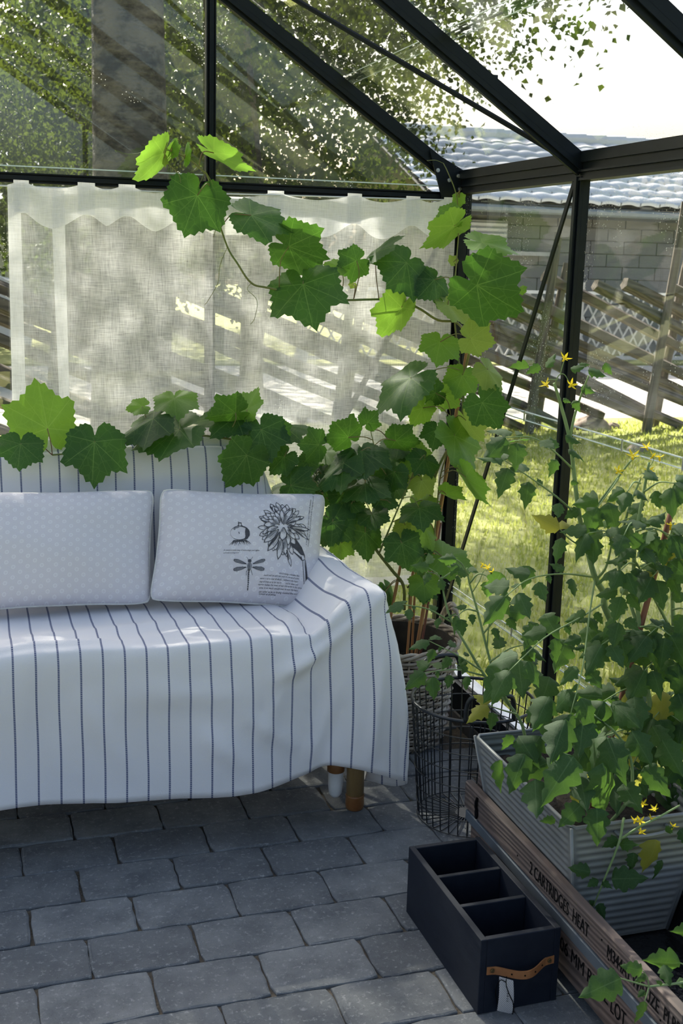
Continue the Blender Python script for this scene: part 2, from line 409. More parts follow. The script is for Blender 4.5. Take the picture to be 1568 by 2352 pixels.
GV = [(0, 0.0048), (50, 0.0042), (-50, 0.0042), (102, 0.0034), (-102, 0.0034), (25, 0.002), (-25, 0.002)]
M['vine'] = leafy('vine_leaf', (0.014, 0.052, 0.010), (0.028, 0.088, 0.013), GV, 0.33, 0.55, (0.17, 0.27, 0.07), tcol=(0.16, 0.40, 0.035))
M['vine_young'] = leafy('young_vine_leaf', (0.085, 0.20, 0.028), (0.13, 0.27, 0.035), GV, 0.5, 0.42, (0.25, 0.38, 0.09), tcol=(0.30, 0.55, 0.05))
M['vine_yellow'] = leafy('yellowing_vine_leaf', (0.14, 0.22, 0.03), (0.22, 0.30, 0.05), GV, 0.5, 0.45, (0.30, 0.38, 0.09))
TV = [(0, 0.006)]
M['tomato'] = leafy('tomato_leaf', (0.020, 0.066, 0.017), (0.036, 0.100, 0.022), TV, 0.34, 0.5, (0.10, 0.18, 0.07), 0.35, 0.5, tcol=(0.20, 0.40, 0.05))
M['tomato_yellow'] = leafy('yellow_tomato_leaf', (0.22, 0.24, 0.03), (0.34, 0.33, 0.05), TV, 0.5, 0.6, (0.3, 0.3, 0.1))
M['vine_stem'] = simple('vine_stem', (0.13, 0.19, 0.045), (0.20, 0.17, 0.05), 12, 0.6)
M['vine_stalk'] = simple('vine_leaf_stalk', (0.20, 0.10, 0.05), (0.16, 0.20, 0.05), 6, 0.6)
M['tomato_stem'] = simple('tomato_stem', (0.15, 0.23, 0.08), (0.22, 0.31, 0.13), 25, 0.65)
M['fruit'] = simple('green_tomato', (0.12, 0.20, 0.07), (0.20, 0.28, 0.12), 12, 0.3)
M['petal'] = leafy('yellow_petal', (0.86, 0.66, 0.02), (0.92, 0.75, 0.05), None, 0.3, 0.6, tcol=(1.0, 0.8, 0.05), spec=0.1)
M['grass'] = leafy('grass_blade', (0.20, 0.25, 0.045), (0.36, 0.39, 0.09), None, 0.4, 0.6)
M['lawn'] = simple('lawn_soil', (0.24, 0.26, 0.06), (0.38, 0.38, 0.13), 6, 0.95, 0, 0.2)
M['road'] = simple('pale_gravel', (0.40, 0.38, 0.35), (0.55, 0.52, 0.48), 15, 0.95)
M['pole'] = wood_mat('grey_fence_wood', (0.065, 0.05, 0.04), (0.20, 0.16, 0.13), (0.15, 0.135, 0.12), 0.5, 0)
M['stake'] = wood_mat('fence_stake_wood', (0.09, 0.07, 0.055), (0.19, 0.155, 0.12), (0.15, 0.14, 0.13), 0.5, 2)
M['bark'] = bark_mat()
M['birch'] = leafy('birch_leaf', (0.010, 0.027, 0.007), (0.028, 0.058, 0.012), None, 0.26, 0.8, tcol=(0.15, 0.20, 0.02), spec=0.1)
M['far_tree'] = leafy('far_tree_leaf', (0.007, 0.018, 0.009), (0.016, 0.034, 0.013), None, 0.28, 0.6, tcol=(0.22, 0.32, 0.06))
M['block'] = block_mat()
M['tile'] = simple('clay_tile', (0.80, 0.78, 0.76), (0.86, 0.85, 0.83), 5, 0.4, spec=0.6)
M['white_paint'] = simple('white_paint', (0.72, 0.72, 0.70), (0.62, 0.62, 0.60), 12, 0.6)
M['old_white'] = simple('weathered_white_paint', (0.42, 0.41, 0.38), (0.52, 0.51, 0.47), 12, 0.7)
M['dark_board'] = simple('dark_board', (0.05, 0.05, 0.055), (0.08, 0.08, 0.085), 12, 0.7)
M['window'] = simple('window_glass', (0.05, 0.06, 0.07), (0.08, 0.09, 0.10), 3, 0.05, spec=0.8)
M['car'] = simple('pale_blue_car_paint', (0.50, 0.56, 0.64), (0.55, 0.60, 0.68), 2, 0.2, spec=0.8)
M['rubber'] = simple('tyre_rubber', (0.015, 0.015, 0.015), (0.03, 0.03, 0.03), 30, 0.8)
M['stone'] = simple('field_stone', (0.22, 0.16, 0.13), (0.33, 0.26, 0.22), 9, 0.9, 0, 0.3)
# ---------------------------------------------------------------- the greenhouse
XR, XL, YB, YF = 1.37, -1.61, 3.28, -0.41
XM = (XR+XL)/2
BAYS = [YB - 0.738*i for i in range(6)]
def roofz(x): return 1.835 + 0.655*(1-x) if x > XM else 1.835 + 0.655*(1-(2*XM-x))
wall_back = thing('wall_back', (XM, YB, 0), kind='structure')
wall_right = thing('wall_right', (XR, 1.4, 0), kind='structure')
wall_left = thing('wall_left', (XL, 1.4, 0), kind='structure')
wall_front = thing('wall_front', (XM, YF, 0), kind='structure')
ceiling = thing('ceiling', (XM, 1.4, 1.59), kind='structure')
FR = M['frame']
def profile(a, b, w, d, inward, name, parent):
    """aluminium section: flat bar with a raised rib on the inner side"""
    a = V(*a); b = V(*b); t = nrm(b-a); n = nrm(inward); s = nrm(np.cross(t, n)); mb = MB()
    mb.bar(a, b, w, d*0.45, up=n)
    mb.bar(a+n*d*0.42, b+n*d*0.42, w*0.42, d*0.5, up=n)
    for q in (-1, 1): mb.bar(a+n*d*0.32+s*w*0.42*q, b+n*d*0.32+s*w*0.42*q, w*0.14, d*0.3, up=n)
    return mb.build(name, FR, parent)
def pane(poly, normal, name, parent, th=0.003):
    p = [V(*q) for q in poly]; n = V(*normal)*th; mb = MB(); k = len(p)
    mb.add(p + [q+n for q in p], [tuple(range(k))[::-1], tuple(range(k, 2*k))] + [(i, (i+1) % k, k+(i+1) % k, k+i) for i in range(k)])
    return mb.build(name, M['glass'], parent)
GX = [XL, XL+0.745, XM, 0.628, XR]
for wall, Y, sgn in ((wall_back, YB, -1), (wall_front, YF, 1)):
    for i, x in enumerate(GX):
        zt = roofz(x)-0.03 if 0 < i < 4 else 1.56
        if 0 < i < 4: profile((x, Y, 0.1), (x, Y, zt), 0.027, 0.035, (0, sgn, 0), 'post', wall)
        else: profile((x, Y, 0.0), (x, Y, zt), 0.054, 0.045, (0, sgn, 0), 'corner_post', wall)
    profile((XL, Y, 1.545), (XR, Y, 1.545), 0.026, 0.03, (0, sgn, 0), 'rail', wall)
    MB().box((XL, Y-0.02, 0.03), (XR, Y+0.02, 0.12)).build('base_rail', FR, wall)
    for i in range(4):
        x0, x1 = GX[i]+0.004, GX[i+1]-0.004
        y = Y - sgn*0.006
        if wall is wall_front and i in (1, 2): continue
        pane([(x0, y, 0.12), (x1, y, 0.12), (x1, y, 0.93), (x0, y, 0.93)], (0, -sgn, 0), 'glass_pane', wall)
        pane([(x0, y-sgn*0.005, 0.91), (x1, y-sgn*0.005, 0.91), (x1, y-sgn*0.005, 1.548), (x0, y-sgn*0.005, 1.548)], (0, -sgn, 0), 'glass_pane', wall)
        pane([(x0, y, 1.55), (x1, y, 1.55), (x1, y, roofz(x1)-0.02), (x0, y, roofz(x0)-0.02)], (0, -sgn, 0), 'glass_pane', wall)
    for x0 in (XL, XR):
        s = 1 if x0 > XM else -1
        pl = [(x0-s*0.115, 1.672), (x0-s*0.07, 1.535), (x0+s*0.012, 1.525), (x0+s*0.018, 1.607)]
        mb = MB(); yy = Y+sgn*0.026
        mb.add([(a, yy, z) for a, z in pl] + [(a, yy+sgn*0.004, z) for a, z in pl],
               [(0, 1, 2, 3), (7, 6, 5, 4), (0, 4, 5, 1), (1, 5, 6, 2), (2, 6, 7, 3), (3, 7, 4, 0)])
        g = mb.build('gusset_plate', FR, wall)
        for bx, bz in ((0.088, 1.616), (0.052, 1.590), (0.024, 1.603), (0.018, 1.567)):
            mb = MB(); c = V(x0-s*bx, yy+sgn*0.004, bz)
            mb.tube([c, c+V(0, sgn*0.004, 0)], 0.0058, 8); mb.tube([c, c+V(0, sgn*0.0065, 0)], 0.003, 6)
            mb.build('bolt', M['steel'], g)
MB().bar((1.355, 3.262, 1.51), (0.64, 3.262, 0.19), 0.016, 0.005, up=(0, 1, 0)).build('brace', FR, wall_back)
for z in (1.556, 1.575):
    for i in range(4):
        MB().box((GX[i]+0.016, YB+0.003, z-0.0016), (GX[i+1]-0.016, YB+0.005, z+0.0016)).build('lit_glass_edge', M['lit_glass_edge'], wall_back)
for wall, X, s in ((wall_right, XR, 1), (wall_left, XL, -1)):
    mb = MB()                                                    # eave beam: channel with a sloping top and a grooved inner face
    mb.box((X-0.012, YF, 1.557), (X+0.012, YB, 1.598)); mb.box((X-0.012-s*0.009, YF, 1.572), (X+0.012-s*0.009, YB, 1.577))
    mb.box((X-0.02, YF, 1.594), (X+0.02, YB, 1.618)); mb.box((X-0.02, YF, 1.553), (X+0.02, YB, 1.559))
    mb.build('eave_beam', FR, wall)
    for y in BAYS[1:-1]: profile((X, y, 0.1), (X, y, 1.562), 0.030, 0.036, (-s, 0, 0), 'post', wall)
    MB().box((X-0.022, YF, 0.028), (X+0.02, YB, 0.118)).build('base_rail', FR, wall)
    MB().box((X-0.004, YF, 0.118), (X+0.034, YB, 0.126)).build('sill_strip', M['sill'], wall)
    for i in range(5):
        y1, y0 = BAYS[i]-0.004, BAYS[i+1]+0.004
        for j, (z0, z1) in enumerate(((0.124, 0.384), (0.364, 0.980), (0.958, 1.558))):
            x = X + s*(0.006+0.0045*(j % 2))
            pane([(x, y0, z0), (x, y1, z0), (x, y1, z1), (x, y0, z1)], (s, 0, 0), 'glass_pane', wall)
        if s > 0:
            for z in (0.364, 0.384, 0.958, 0.980):
                MB().box((X+0.004, y0+0.012, z-0.0013), (X+0.0055, y1-0.012, z+0.0013)).build('lit_glass_edge', M['lit_glass_edge'], wall)
            for z in (0.374, 0.969):
                for f in (0.33, 0.66):
                    y = y0+(y1-y0)*f
                    MB().box((X+0.0025, y-0.003, z-0.014), (X+0.004, y+0.003, z+0.014)).build('glass_clip', M['steel'], wall)
MB().bar((1.352, 2.555, 1.55), (1.352, 3.235, 0.28), 0.013, 0.005, up=(1, 0, 0)).build('brace', FR, wall_right)
# roof
MB().box((XM-0.02, YF, 2.535), (XM+0.02, YB, 2.585)).build('ridge_beam', FR, ceiling)
for s in (1, -1):
    nn = nrm((-0.655*s*-1, 0, 1.0)); nn = V(0.548*s, 0, 0.8366)
    xe = XR if s > 0 else XL
    for i, y in enumerate(BAYS):
        w = 0.034 if i in (0, 5) else 0.026
        profile((xe, y, roofz(xe)), (XM, y, roofz(XM)), w*1.2 if i == 0 else w, 0.05, -nn, 'rafter', ceiling)
    for i in range(5):
        y1, y0 = BAYS[i]-0.004, BAYS[i+1]+0.004
        xa, xb = xe+s*0.03, XM+s*1.13
        for q, (x0, x1, h) in enumerate(((xa, xb-s*0.015, 0.012), (xb+s*0.01, XM+s*0.01, 0.018))):
            pts = [(x0, y0, roofz(x0)), (x0, y1, roofz(x0)), (x1, y1, roofz(x1)), (x1, y0, roofz(x1))]
            pane([V(*p)+nn*h for p in pts], nn*s*(1 if s > 0 else -1), 'glass_pane', ceiling)
        if s > 0 and i < 3:                                      # moss along the lap of the two panes
            mb = MB(); rs = random.Random(i+3)
            x = xb-s*0.004
            for k in range(46):
                y = y0+(y1-y0)*rs.random(); l = rs.uniform(0.004, 0.022)*(1 if rs.random() < 0.8 else 2)
                c = V(x+rs.uniform(-0.006, 0.006), y, 0); c[2] = roofz(c[0]); c = c+nn*0.020
                mb.bar(c-V(0, l, 0), c+V(0, l, 0), rs.uniform(0.002, 0.006), 0.003, up=nn)
            m_ = mb.build('moss', M['moss'], ceiling); m_['kind'] = 'stuff'
            for dx in (-0.015, 0.01):
                c0 = V(xb+dx, y0, roofz(xb+dx))+nn*0.0225; c1 = V(xb+dx, y1, roofz(xb+dx))+nn*0.0225
                MB().bar(c0, c1, 0.0022, 0.001, up=nn).build('lit_glass_edge', M['lit_glass_edge'], ceiling)
MB().tube([(1.345, 2.54, 1.588), (0.07, 3.255, 2.385)], 0.0065, 8).build('brace_rod', FR, ceiling)
MB().tube([(1.345, 1.80, 1.588), (0.07, 1.08, 2.385)], 0.0065, 8).build('brace_rod', FR, ceiling)
hk = atY(1133, 196, 2.542); mb = MB()
mb.tube([hk+V(0.006*math.cos(a)-0.006, 0, 0.012*math.sin(a)-0.012) for a in np.linspace(0, 2*math.pi, 15)[:-1]], 0.0026, 6, closed=True)
mb.box(hk+V(-0.012, -0.004, 0.0), hk+V(0.008, 0.004, 0.022)); mb.build('hanging_eyelet', FR, ceiling)
MB().box((XR-0.03, YF, -0.1), (XR+0.10, YB+0.1, 0.03)).build('trim_1', M['plinth'], None)['kind'] = 'structure'
MB().box((XL-0.10, YB-0.03, -0.1), (XR+0.10, YB+0.10, 0.03)).build('trim_2', M['plinth'], None)['kind'] = 'structure'
MB().box((XL-0.10, YF, -0.1), (XL+0.03, YB, 0.03)).build('trim_3', M['plinth'], None)['kind'] = 'structure'
# ---------------------------------------------------------------- floor of tumbled pavers
floor = MB().box((XL, YF, -0.10), (XR, YB, -0.007)).build('floor', M['sand']); floor['kind'] = 'structure'
WORLD[floor.name] = floor.matrix_basis.copy()
def paver_mesh(sd):
    rs = random.Random(sd); a, b = 0.1048, 0.0690; o = []
    for x0, y0, x1, y1 in ((-a, -b, a, -b), (a, -b, a, b), (a, b, -a, b), (-a, b, -a, -b)):
        n = 7 if abs(x1-x0) > 0.1 else 5
        for i in range(n):
            t = (i+(0.16 if i == 0 else 0))/n; px, py = x0+(x1-x0)*t, y0+(y1-y0)*t
            if i == 0: px, py = px*0.994, py*0.994
            o.append((px+rs.uniform(-.0016, .0016), py+rs.uniform(-.0016, .0016)))
    n = len(o); mb = MB(); vs = []
    for sc, z in ((1.0, -0.045), (1.0, -0.0035), (0.992, -0.0012)):
        vs += [(x*sc, y*(sc if sc == 1 else sc-0.005), z+(rs.uniform(-.0008, .0008) if sc < 1 else 0)) for x, y in o]
    vs += [(x*0.955, y*0.935, rs.uniform(-.0006, .0012)) for x, y in o]
    fs = [(r*n+i, r*n+(i+1) % n, (r+1)*n+(i+1) % n, (r+1)*n+i) for r in range(3) for i in range(n)]
    fs.append(tuple(3*n+i for i in range(n)))
    mb.add(vs, fs); me = mb.mesh('paver', False); me.materials.append(M['paver']); return me
PAV = [paver_mesh(i) for i in range(8)]
rs = random.Random(5); rest = MB()
for k in range(-18, 9):
    y = 2.047+0.1406*k+0.0703
    if y > YB-0.10 or y < YF+0.05: continue
    off = 0.176 if k % 2 == 0 else 0.060
    off += rs.uniform(-0.008, 0.008)
    for n in range(-10, 8):
        x = off+0.2125*n+0.106
        if x > XR-0.03 or x < XL+0.1: continue
        if y > 1.2 and x > -0.85:
            R = Matrix.Translation((x+rs.uniform(-.0012, .0012), y, rs.uniform(-.002, .0012))) @ Matrix.Rotation(rs.uniform(-.008, .008)+(math.pi if rs.random() < .5 else 0), 4, 'Z') @ Matrix.Rotation(rs.uniform(-.006, .006), 4, 'Y') @ Matrix.Rotation(rs.uniform(-.008, .008), 4, 'X')
            link('paver', PAV[rs.randrange(8)], floor, None, R)
        else:
            me = PAV[rs.randrange(8)]
            rest.add([(v.co.x+x, v.co.y+y, v.co.z) for v in me.vertices], [tuple(p.vertices) for p in me.polygons])
o = rest.build('distant_pavers', M['paver'], floor); o['kind'] = 'stuff'
# ---------------------------------------------------------------- outside: lawn, fence, house, trees, car
MB().box((-25, YB+0.1, -0.3), (30, 9.9, -0.06)).build('lawn_ground', M['lawn'])['kind'] = 'structure'
MB().box((XR+0.1, -8, -0.3), (30, YB+0.1, -0.06)).build('lawn_ground', M['lawn'])['kind'] = 'structure'
MB().box((-25, -8, -0.3), (XL-0.1, YB+0.1, -0.06)).build('lawn_ground', M['lawn'])['kind'] = 'structure'
MB().box((XL-0.1, -8, -0.3), (XR+0.1, YF, -0.06)).build('lawn_ground', M['lawn'])['kind'] = 'structure'
MB().box((-40, 9.9, -0.3), (60, 15.6, -0.09)).build('gravel_road', M['road'])['kind'] = 'structure'
MB().box((-60, 15.6, -0.3), (80, 60, -0.06)).build('verge_ground', M['lawn'])['kind'] = 'structure'
# grass blades
def grass(n, x0, x1, y0, y1, h0, h1, name, lab, seed):
    r = np.random.default_rng(seed)
    y = y0+(y1-y0)*r.random(n)**1.5; x = x0+(x1-x0)*r.random(n)
    a = r.uniform(0, 6.28, n); h = r.uniform(h0, h1, n); w = r.uniform(0.003, 0.006, n)*(1+y/7); lean = r.uniform(0, 0.6, n)*h; la = r.uniform(0, 6.28, n)
    dx, dy = np.cos(a)*w/2, np.sin(a)*w/2; z0 = np.full(n, -0.062)
    A = np.stack([x-dx, y-dy, z0], 1); B = np.stack([x+dx, y+dy, z0], 1)
    mx, my = x+lean*np.cos(la)*.35, y+lean*np.sin(la)*.35
    Cc = np.stack([mx+dx*.8, my+dy*.8, z0+h*.6], 1); D = np.stack([mx-dx*.8, my-dy*.8, z0+h*.6], 1)
    T = np.stack([x+lean*np.cos(la), y+lean*np.sin(la), z0+h], 1)
    v = np.concatenate([A, B, Cc, D, T]); i = np.arange(n)
    f = [tuple(q) for q in np.stack([i, i+n, i+2*n, i+3*n], 1).tolist()] + [tuple(q) for q in np.stack([i+3*n, i+2*n, i+4*n], 1).tolist()]
    mb = MB(); mb.v = v.tolist(); mb.f = f; mb.mi = [0]*len(f)
    return tag(mb.build(name, M['grass']), lab, 'grass', kind='stuff')
grass(60000, 1.48, 7.5, 3.0, 9.6, 0.015, 0.045, 'lawn_grass', 'short sunlit lawn grass between the greenhouse and the pole fence', 1)
grass(9000, -2.5, 1.5, 3.45, 9.6, 0.02, 0.06, 'lawn_grass', 'shaded lawn grass behind the curtain and around the birch', 2)
grass(5000, 1.48, 3.2, 0.6, 3.6, 0.05, 0.16, 'lawn_grass', 'longer grass growing close against the right glass wall', 3)
# pole fence
FY = 9.15
fence = thing('pole_fence', (3.0, FY, -0.06), 'rough fence of slanting split poles tied between upright stakes beyond the lawn', 'fence')
rs = random.Random(11)
def log_mesh(L, r, sd):
    q = random.Random(sd); mb = MB(); m = 7; pts = []; rr = []
    for i in range(m):
        t = i/(m-1); pts.append((L*(t-0.5), q.uniform(-.008, .008), q.uniform(-.012, .012))); rr.append(r*(1.05-0.25*t)*q.uniform(.92, 1.08))
    mb.tube(pts, rr, 5); me = mb.mesh('pole'); me.materials.append(M['pole']); return me
LOGS = [log_mesh(3.5, rs.uniform(.047, .060), i) for i in range(6)]
for i in range(34):
    x = -4.2+0.385*i+rs.uniform(-.05, .05)
    R = Matrix.Translation((x, FY+(0.05 if i % 2 else -0.05)+rs.uniform(-.03, .03), 0.575+rs.uniform(-.05, .05))) @ Matrix.Rotation(math.radians(21.5+rs.uniform(-1.8, 1.8)), 4, 'Y') @ Matrix.Rotation(rs.uniform(0, 6.28), 4, 'X') @ Matrix.Diagonal((rs.uniform(.82, 1.05), 1, 1, 1))
    link('pole', LOGS[i % 6], fence, None, R)
for px in (-330, -110, 120, 350, 560, 780, 985, 1228, 1500, 1760):
    for dy, dx in ((-0.14, 0.0), (0.14, 0.06)):
        b = atY(px-14, 970, FY+dy); b[2] = -0.08; b[0] += dx; h = rs.uniform(1.45, 1.75) if px != 1500 else 2.0
        mb = MB(); k = 6; pts = [b+V(0.19*h/1.6*i/(k-1)+rs.uniform(-.008, .008), -dy*0.5*i/(k-1), h*i/(k-1)) for i in range(k)]
        mb.tube(pts, [0.046-0.012*i/(k-1) for i in range(k)], 7); mb.build('stake', M['stake'], fence)
for i, (px, py, s) in enumerate(((1355, 985, .13), (1465, 1035, .07), (1405, 983, .06))):
    c = atZ(px, py, -0.06); mb = MB(); P = []
    for u in np.linspace(0, math.pi/2, 6):
        for v in np.linspace(0, 2*math.pi, 14)[:-1]:
            P.append(c+V(s*1.5*math.cos(u)*math.cos(v), s*math.cos(u)*math.sin(v), s*math.sin(u)*(0.9+0.15*math.cos(3*v)) - 0.01))
    mb.add(P, [(a*13+b, a*13+(b+1) % 13, (a+1)*13+(b+1) % 13, (a+1)*13+b) for a in range(5) for b in range(13)])
    tag(mb.build('field_stone', M['stone'], smooth=True), ['largest reddish round field stone lying at the foot of the pole fence', 'pale stone in the grass in front of the pole fence', 'small reddish stone beside the largest field stone'][i], 'stone')
# white lattice fence across the road
lf = thing('lattice_fence', (10, 15, -0.06), 'low white lattice fence with a plain top rail across the road', 'fence')
MB().box((4, 14.97, 0.965), (18, 15.03, 1.005)).build('top_rail', M['white_paint'], lf)
MB().box((4, 14.98, 0.05), (18, 15.02, 0.10)).build('bottom_rail', M['old_white'], lf)
mb = MB()
for i in range(80):
    x = 4+i*0.168; mb.bar((x, 14.985, 0.1), (x+0.5, 14.985, 0.97), 0.024, 0.01, up=(0, 1, 0)); mb.bar((x+0.5, 15.005, 0.1), (x, 15.005, 0.97), 0.024, 0.01, up=(0, 1, 0))
mb.build('lattice', M['old_white'], lf)['kind'] = 'stuff'
for x in (4.1, 6.2, 8.12, 10.3, 12.4, 14.5): MB().box((x-0.06, 14.94, -0.06), (x+0.06, 15.06, 1.13)).build('fence_post', M['old_white'], lf)
# house with tiled roof
HX0, HX1, HY = 6.5, 24.0, 17.0
house = thing('house', (14, 19, -0.06), 'grey block outbuilding with a pale tiled roof beyond the road', 'building')
mb = MB(); mb.box((HX0+0.5, HY+0.12, -0.06), (HX1, HY+4.2, 2.16)); mb.build('wall', M['block'], house)
rs = random.Random(4); BL = []
for i in range(4):
    b = MB(); b.box((-0.292, -0.012, -0.094), (0.292, 0.10, 0.094)); me = b.mesh('block'); me.materials.append(M['block']); BL.append(me)
for k in range(11):
    for n in range(20):
        x = HX0+0.8+n*0.6+(0.3 if k % 2 else 0)
        if 6.8 < x < 14.6:
            link('block', BL[(k+n) % 4], house, None, Matrix.Translation((x, HY+0.10+rs.uniform(-.006, .003), 0.05+k*0.2)))
MB().box((HX0, HY-0.36, 2.06), (HX1, HY-0.32, 2.28)).build('fascia', M['dark_board'], house)
MB().tube([(HX0, HY-0.42, 2.17), (HX1, HY-0.42, 2.11)], 0.06, 8).build('gutter', simple('grey_gutter', (0.20, 0.23, 0.26), (0.26, 0.29, 0.31), 8, 0.4), house)
mb = MB(); z0 = 2.30; z1 = 3.50; y0 = HY-0.46; y1 = HY+2.6
mb.add([(HX0, y0, z0-.09), (HX1, y0, z0-.09), (HX1, y1, z1-.09), (HX0, y1, z1-.09), (HX0, y1+3.0, z0-.06), (HX1, y1+3.0, z0-.06)], [(0, 1, 2, 3), (3, 2, 5, 4)])
mb.build('roof_deck', M['dark_board'], house)
sl = math.hypot(y1-y0, z1-z0); ang = math.atan2(z1-z0, y1-y0); NR = 9; tl = sl/NR; tw = 0.34
def tile_mesh():
    m = 9; P = []
    for a in (0, 1):
        for i in range(m):
            u = i/(m-1); h = 0.026*max(0, math.sin(u*math.pi*1.25))**0.8 if u < 0.8 else 0.0
            P.append((tw*1.05*u, -0.015+tl*1.12*a, 0.026*(1-a)+h+0.004))
    for i in range(m):
        u = i/(m-1); P.append((tw*1.05*u, -0.015, P[i][2]-0.055))
    mb = MB(); mb.add(P, [(i, i+1, m+i+1, m+i) for i in range(m-1)] + [(2*m+i, 2*m+i+1, i+1, i) for i in range(m-1)])
    me = mb.mesh('roof_tile', True); me.materials.append(M['tile']); return me
TM = tile_mesh(); near = 0; far = MB()
Rr = Matrix.Rotation(ang, 4, 'X')
for r_ in range(NR):
    for c_ in range(int((HX1-HX0)/tw)):
        T = Matrix.Translation((HX0+c_*tw, y0+math.cos(ang)*tl*r_, z0+math.sin(ang)*tl*r_)) @ Rr
        x = HX0+c_*tw
        if r_ < 8 and 6.4 < x < 17.0 and near < 300: link('roof_tile', TM, house, None, T); near += 1
        else:
            far.add([T @ v.co for v in TM.vertices], [tuple(p.vertices) for p in TM.polygons])
far.build('more_roof_tiles', M['tile'], house)['kind'] = 'stuff'
mb = MB()
for c_ in range(int((HX1-HX0)/0.4)): mb.tube([(HX0+c_*0.4, y1, z1+0.04), (HX0+c_*0.4+0.42, y1, z1+0.06)], 0.11, 8)
mb.build('ridge_tiles', M['tile'], house)['kind'] = 'stuff'
mb = MB(); mb.box((6.95, HY-0.03, 1.58), (7.89, HY+0.12, 2.0)); w = mb.build('louvre_window', M['old_white'], house)
for i in range(5): MB().bar((6.97, HY-0.05, 1.63+i*0.078), (7.87, HY-0.05, 1.63+i*0.078), 0.05, 0.012, up=(0, 0.8, 0.6)).build('louvre_slat', M['white_paint'], w)
MB().box((6.9, HY-0.1, 1.49), (8.6, HY+0.02, 1.55)).build('wall_ledge', M['old_white'], house)
# white house far left
cot = thing('white_cottage', (-1.0, 30, -0.06), 'white painted cottage far beyond the birch trunk', 'building')
MB().box((-4.5, 29, -0.06), (3.2, 34, 2.6)).build('wall', M['old_white'], cot)
mb = MB(); mb.add([(-4.9, 28.6, 2.5), (3.6, 28.6, 2.5), (3.6, 31.5, 4.6), (-4.9, 31.5, 4.6), (-4.9, 34.4, 2.5), (3.6, 34.4, 2.5), (-4.9, 28.6, 2.35), (3.6, 28.6, 2.35)], [(0, 1, 2, 3), (3, 2, 5, 4), (6, 7, 1, 0)])
mb.build('roof', M['tile'], cot)
for x in (-3.4, -1.2, 1.2):
    w = MB().box((x, 28.94, 1.0), (x+0.9, 29.02, 2.1)).build('window', M['white_paint'], cot)
    for a, b in ((0.06, 0.42), (0.48, 0.84)): MB().box((x+a, 28.91, 1.07), (x+b, 28.95, 2.03)).build('pane', M['window'], w)
# parked car (only its tail end is inside the frame)
car = thing('car', (-1.6, 14.2, -0.09), 'pale blue car parked on the road beyond the fence at the far left', 'car')
prof = [(-4.2, .35), (-4.2, .78), (-3.9, .92), (-2.9, .98), (-2.2, 1.42), (-1.5, 1.50), (-0.4, 1.46), (.35, 1.05), (.55, 1.0), (.62, .6), (.58, .35)]
mb = MB(); n = len(prof); P = []
for y, ins in ((13.35, .10), (13.3, 0), (15.0, 0), (14.95, .10)):
    for x, z in prof: P.append((x+(0 if z < 1.0 else -0.02), y+(0.16 if z > 1.05 and y < 14 else -0.16 if z > 1.05 else 0), z-(ins*0.1)))
fs = [(r*n+i, r*n+(i+1) % n, (r+1)*n+(i+1) % n, (r+1)*n+i) for r in range(3) for i in range(n)] + [tuple(range(n)), tuple(range(3*n, 4*n))[::-1]]
mb.add(P, fs); mb.build('body', M['car'], car)
for q in ([(-2.75, 1.02), (-2.15, 1.37), (-1.45, 1.43), (-1.4, 1.02)], [(-1.3, 1.02), (-1.3, 1.43), (-0.45, 1.40), (.05, 1.04)]):
    mb = MB(); mb.add([(x, 13.44+(0.02 if z > 1.2 else -0.135), z) for x, z in q]+[(x, 13.5, z) for x, z in q], [(0, 1, 2, 3), (0, 4, 5, 1), (1, 5, 6, 2), (2, 6, 7, 3), (3, 7, 4, 0)]); mb.build('side_window', M['window'], car)
for x in (-3.4, -0.35):
    for y in (13.32, 14.8):
        w = MB().tube([(x, y, .22), (x, y+.2, .22)], 0.31, 18).build('wheel', M['rubber'], car)
        MB().tube([(x, y-.01, .22), (x, y+.21, .22)], 0.18, 12).build('hub_cap', M['steel'], w)
# trees
def leaf_cloud(name, blobs, size, mat, parent, seed, droop=0.5):
    """many folded leaves scattered along drooping twigs; blobs = (x, y, z, rx, ry, rz, number)"""
    r = np.random.default_rng(seed); Vs = []; n0 = 0; F = []
    for x, y, z, rx, ry, rz, n in blobs:
        nt = max(1, n//9)
        d = r.normal(size=(nt, 3)); d /= np.linalg.norm(d, axis=1)[:, None]
        s = d*(r.random(nt)**(1/2.4))[:, None]*V(rx, ry, rz)+V(x, y, z)
        dirs = d*V(1, 1, 0.3)+r.normal(size=(nt, 3))*0.4; dirs[:, 2] -= droop*1.5; dirs /= np.linalg.norm(dirs, axis=1)[:, None]
        t = r.random((nt, 9))*size*9
        c = (s[:, None]+dirs[:, None]*t[..., None]+r.normal(size=(nt, 9, 3))*size*0.8).reshape(-1, 3)
        m = len(c); a = r.normal(size=(m, 3)); a[:, 2] -= 0.7; a /= np.linalg.norm(a, axis=1)[:, None]
        b = np.cross(a, r.normal(size=(m, 3))); b /= np.linalg.norm(b, axis=1)[:, None]; nn = np.cross(a, b)
        L = size*r.uniform(.7, 1.25, m)[:, None]; W = L*0.42
        q = np.stack([c, c+a*L*.35+b*W+nn*W*.3, c+a*L, c+a*L*.35-b*W+nn*W*.3], 1).reshape(-1, 3)
        Vs.append(q); i = n0+np.arange(m)*4
        F += np.stack([i, i+1, i+2], 1).tolist()+np.stack([i, i+2, i+3], 1).tolist(); n0 += 4*m
    mb = MB(); mb.v = np.concatenate(Vs).tolist(); mb.f = [tuple(f) for f in F]; mb.mi = [0]*len(mb.f)
    o = mb.build(name, mat, parent); o['kind'] = 'stuff'; return o
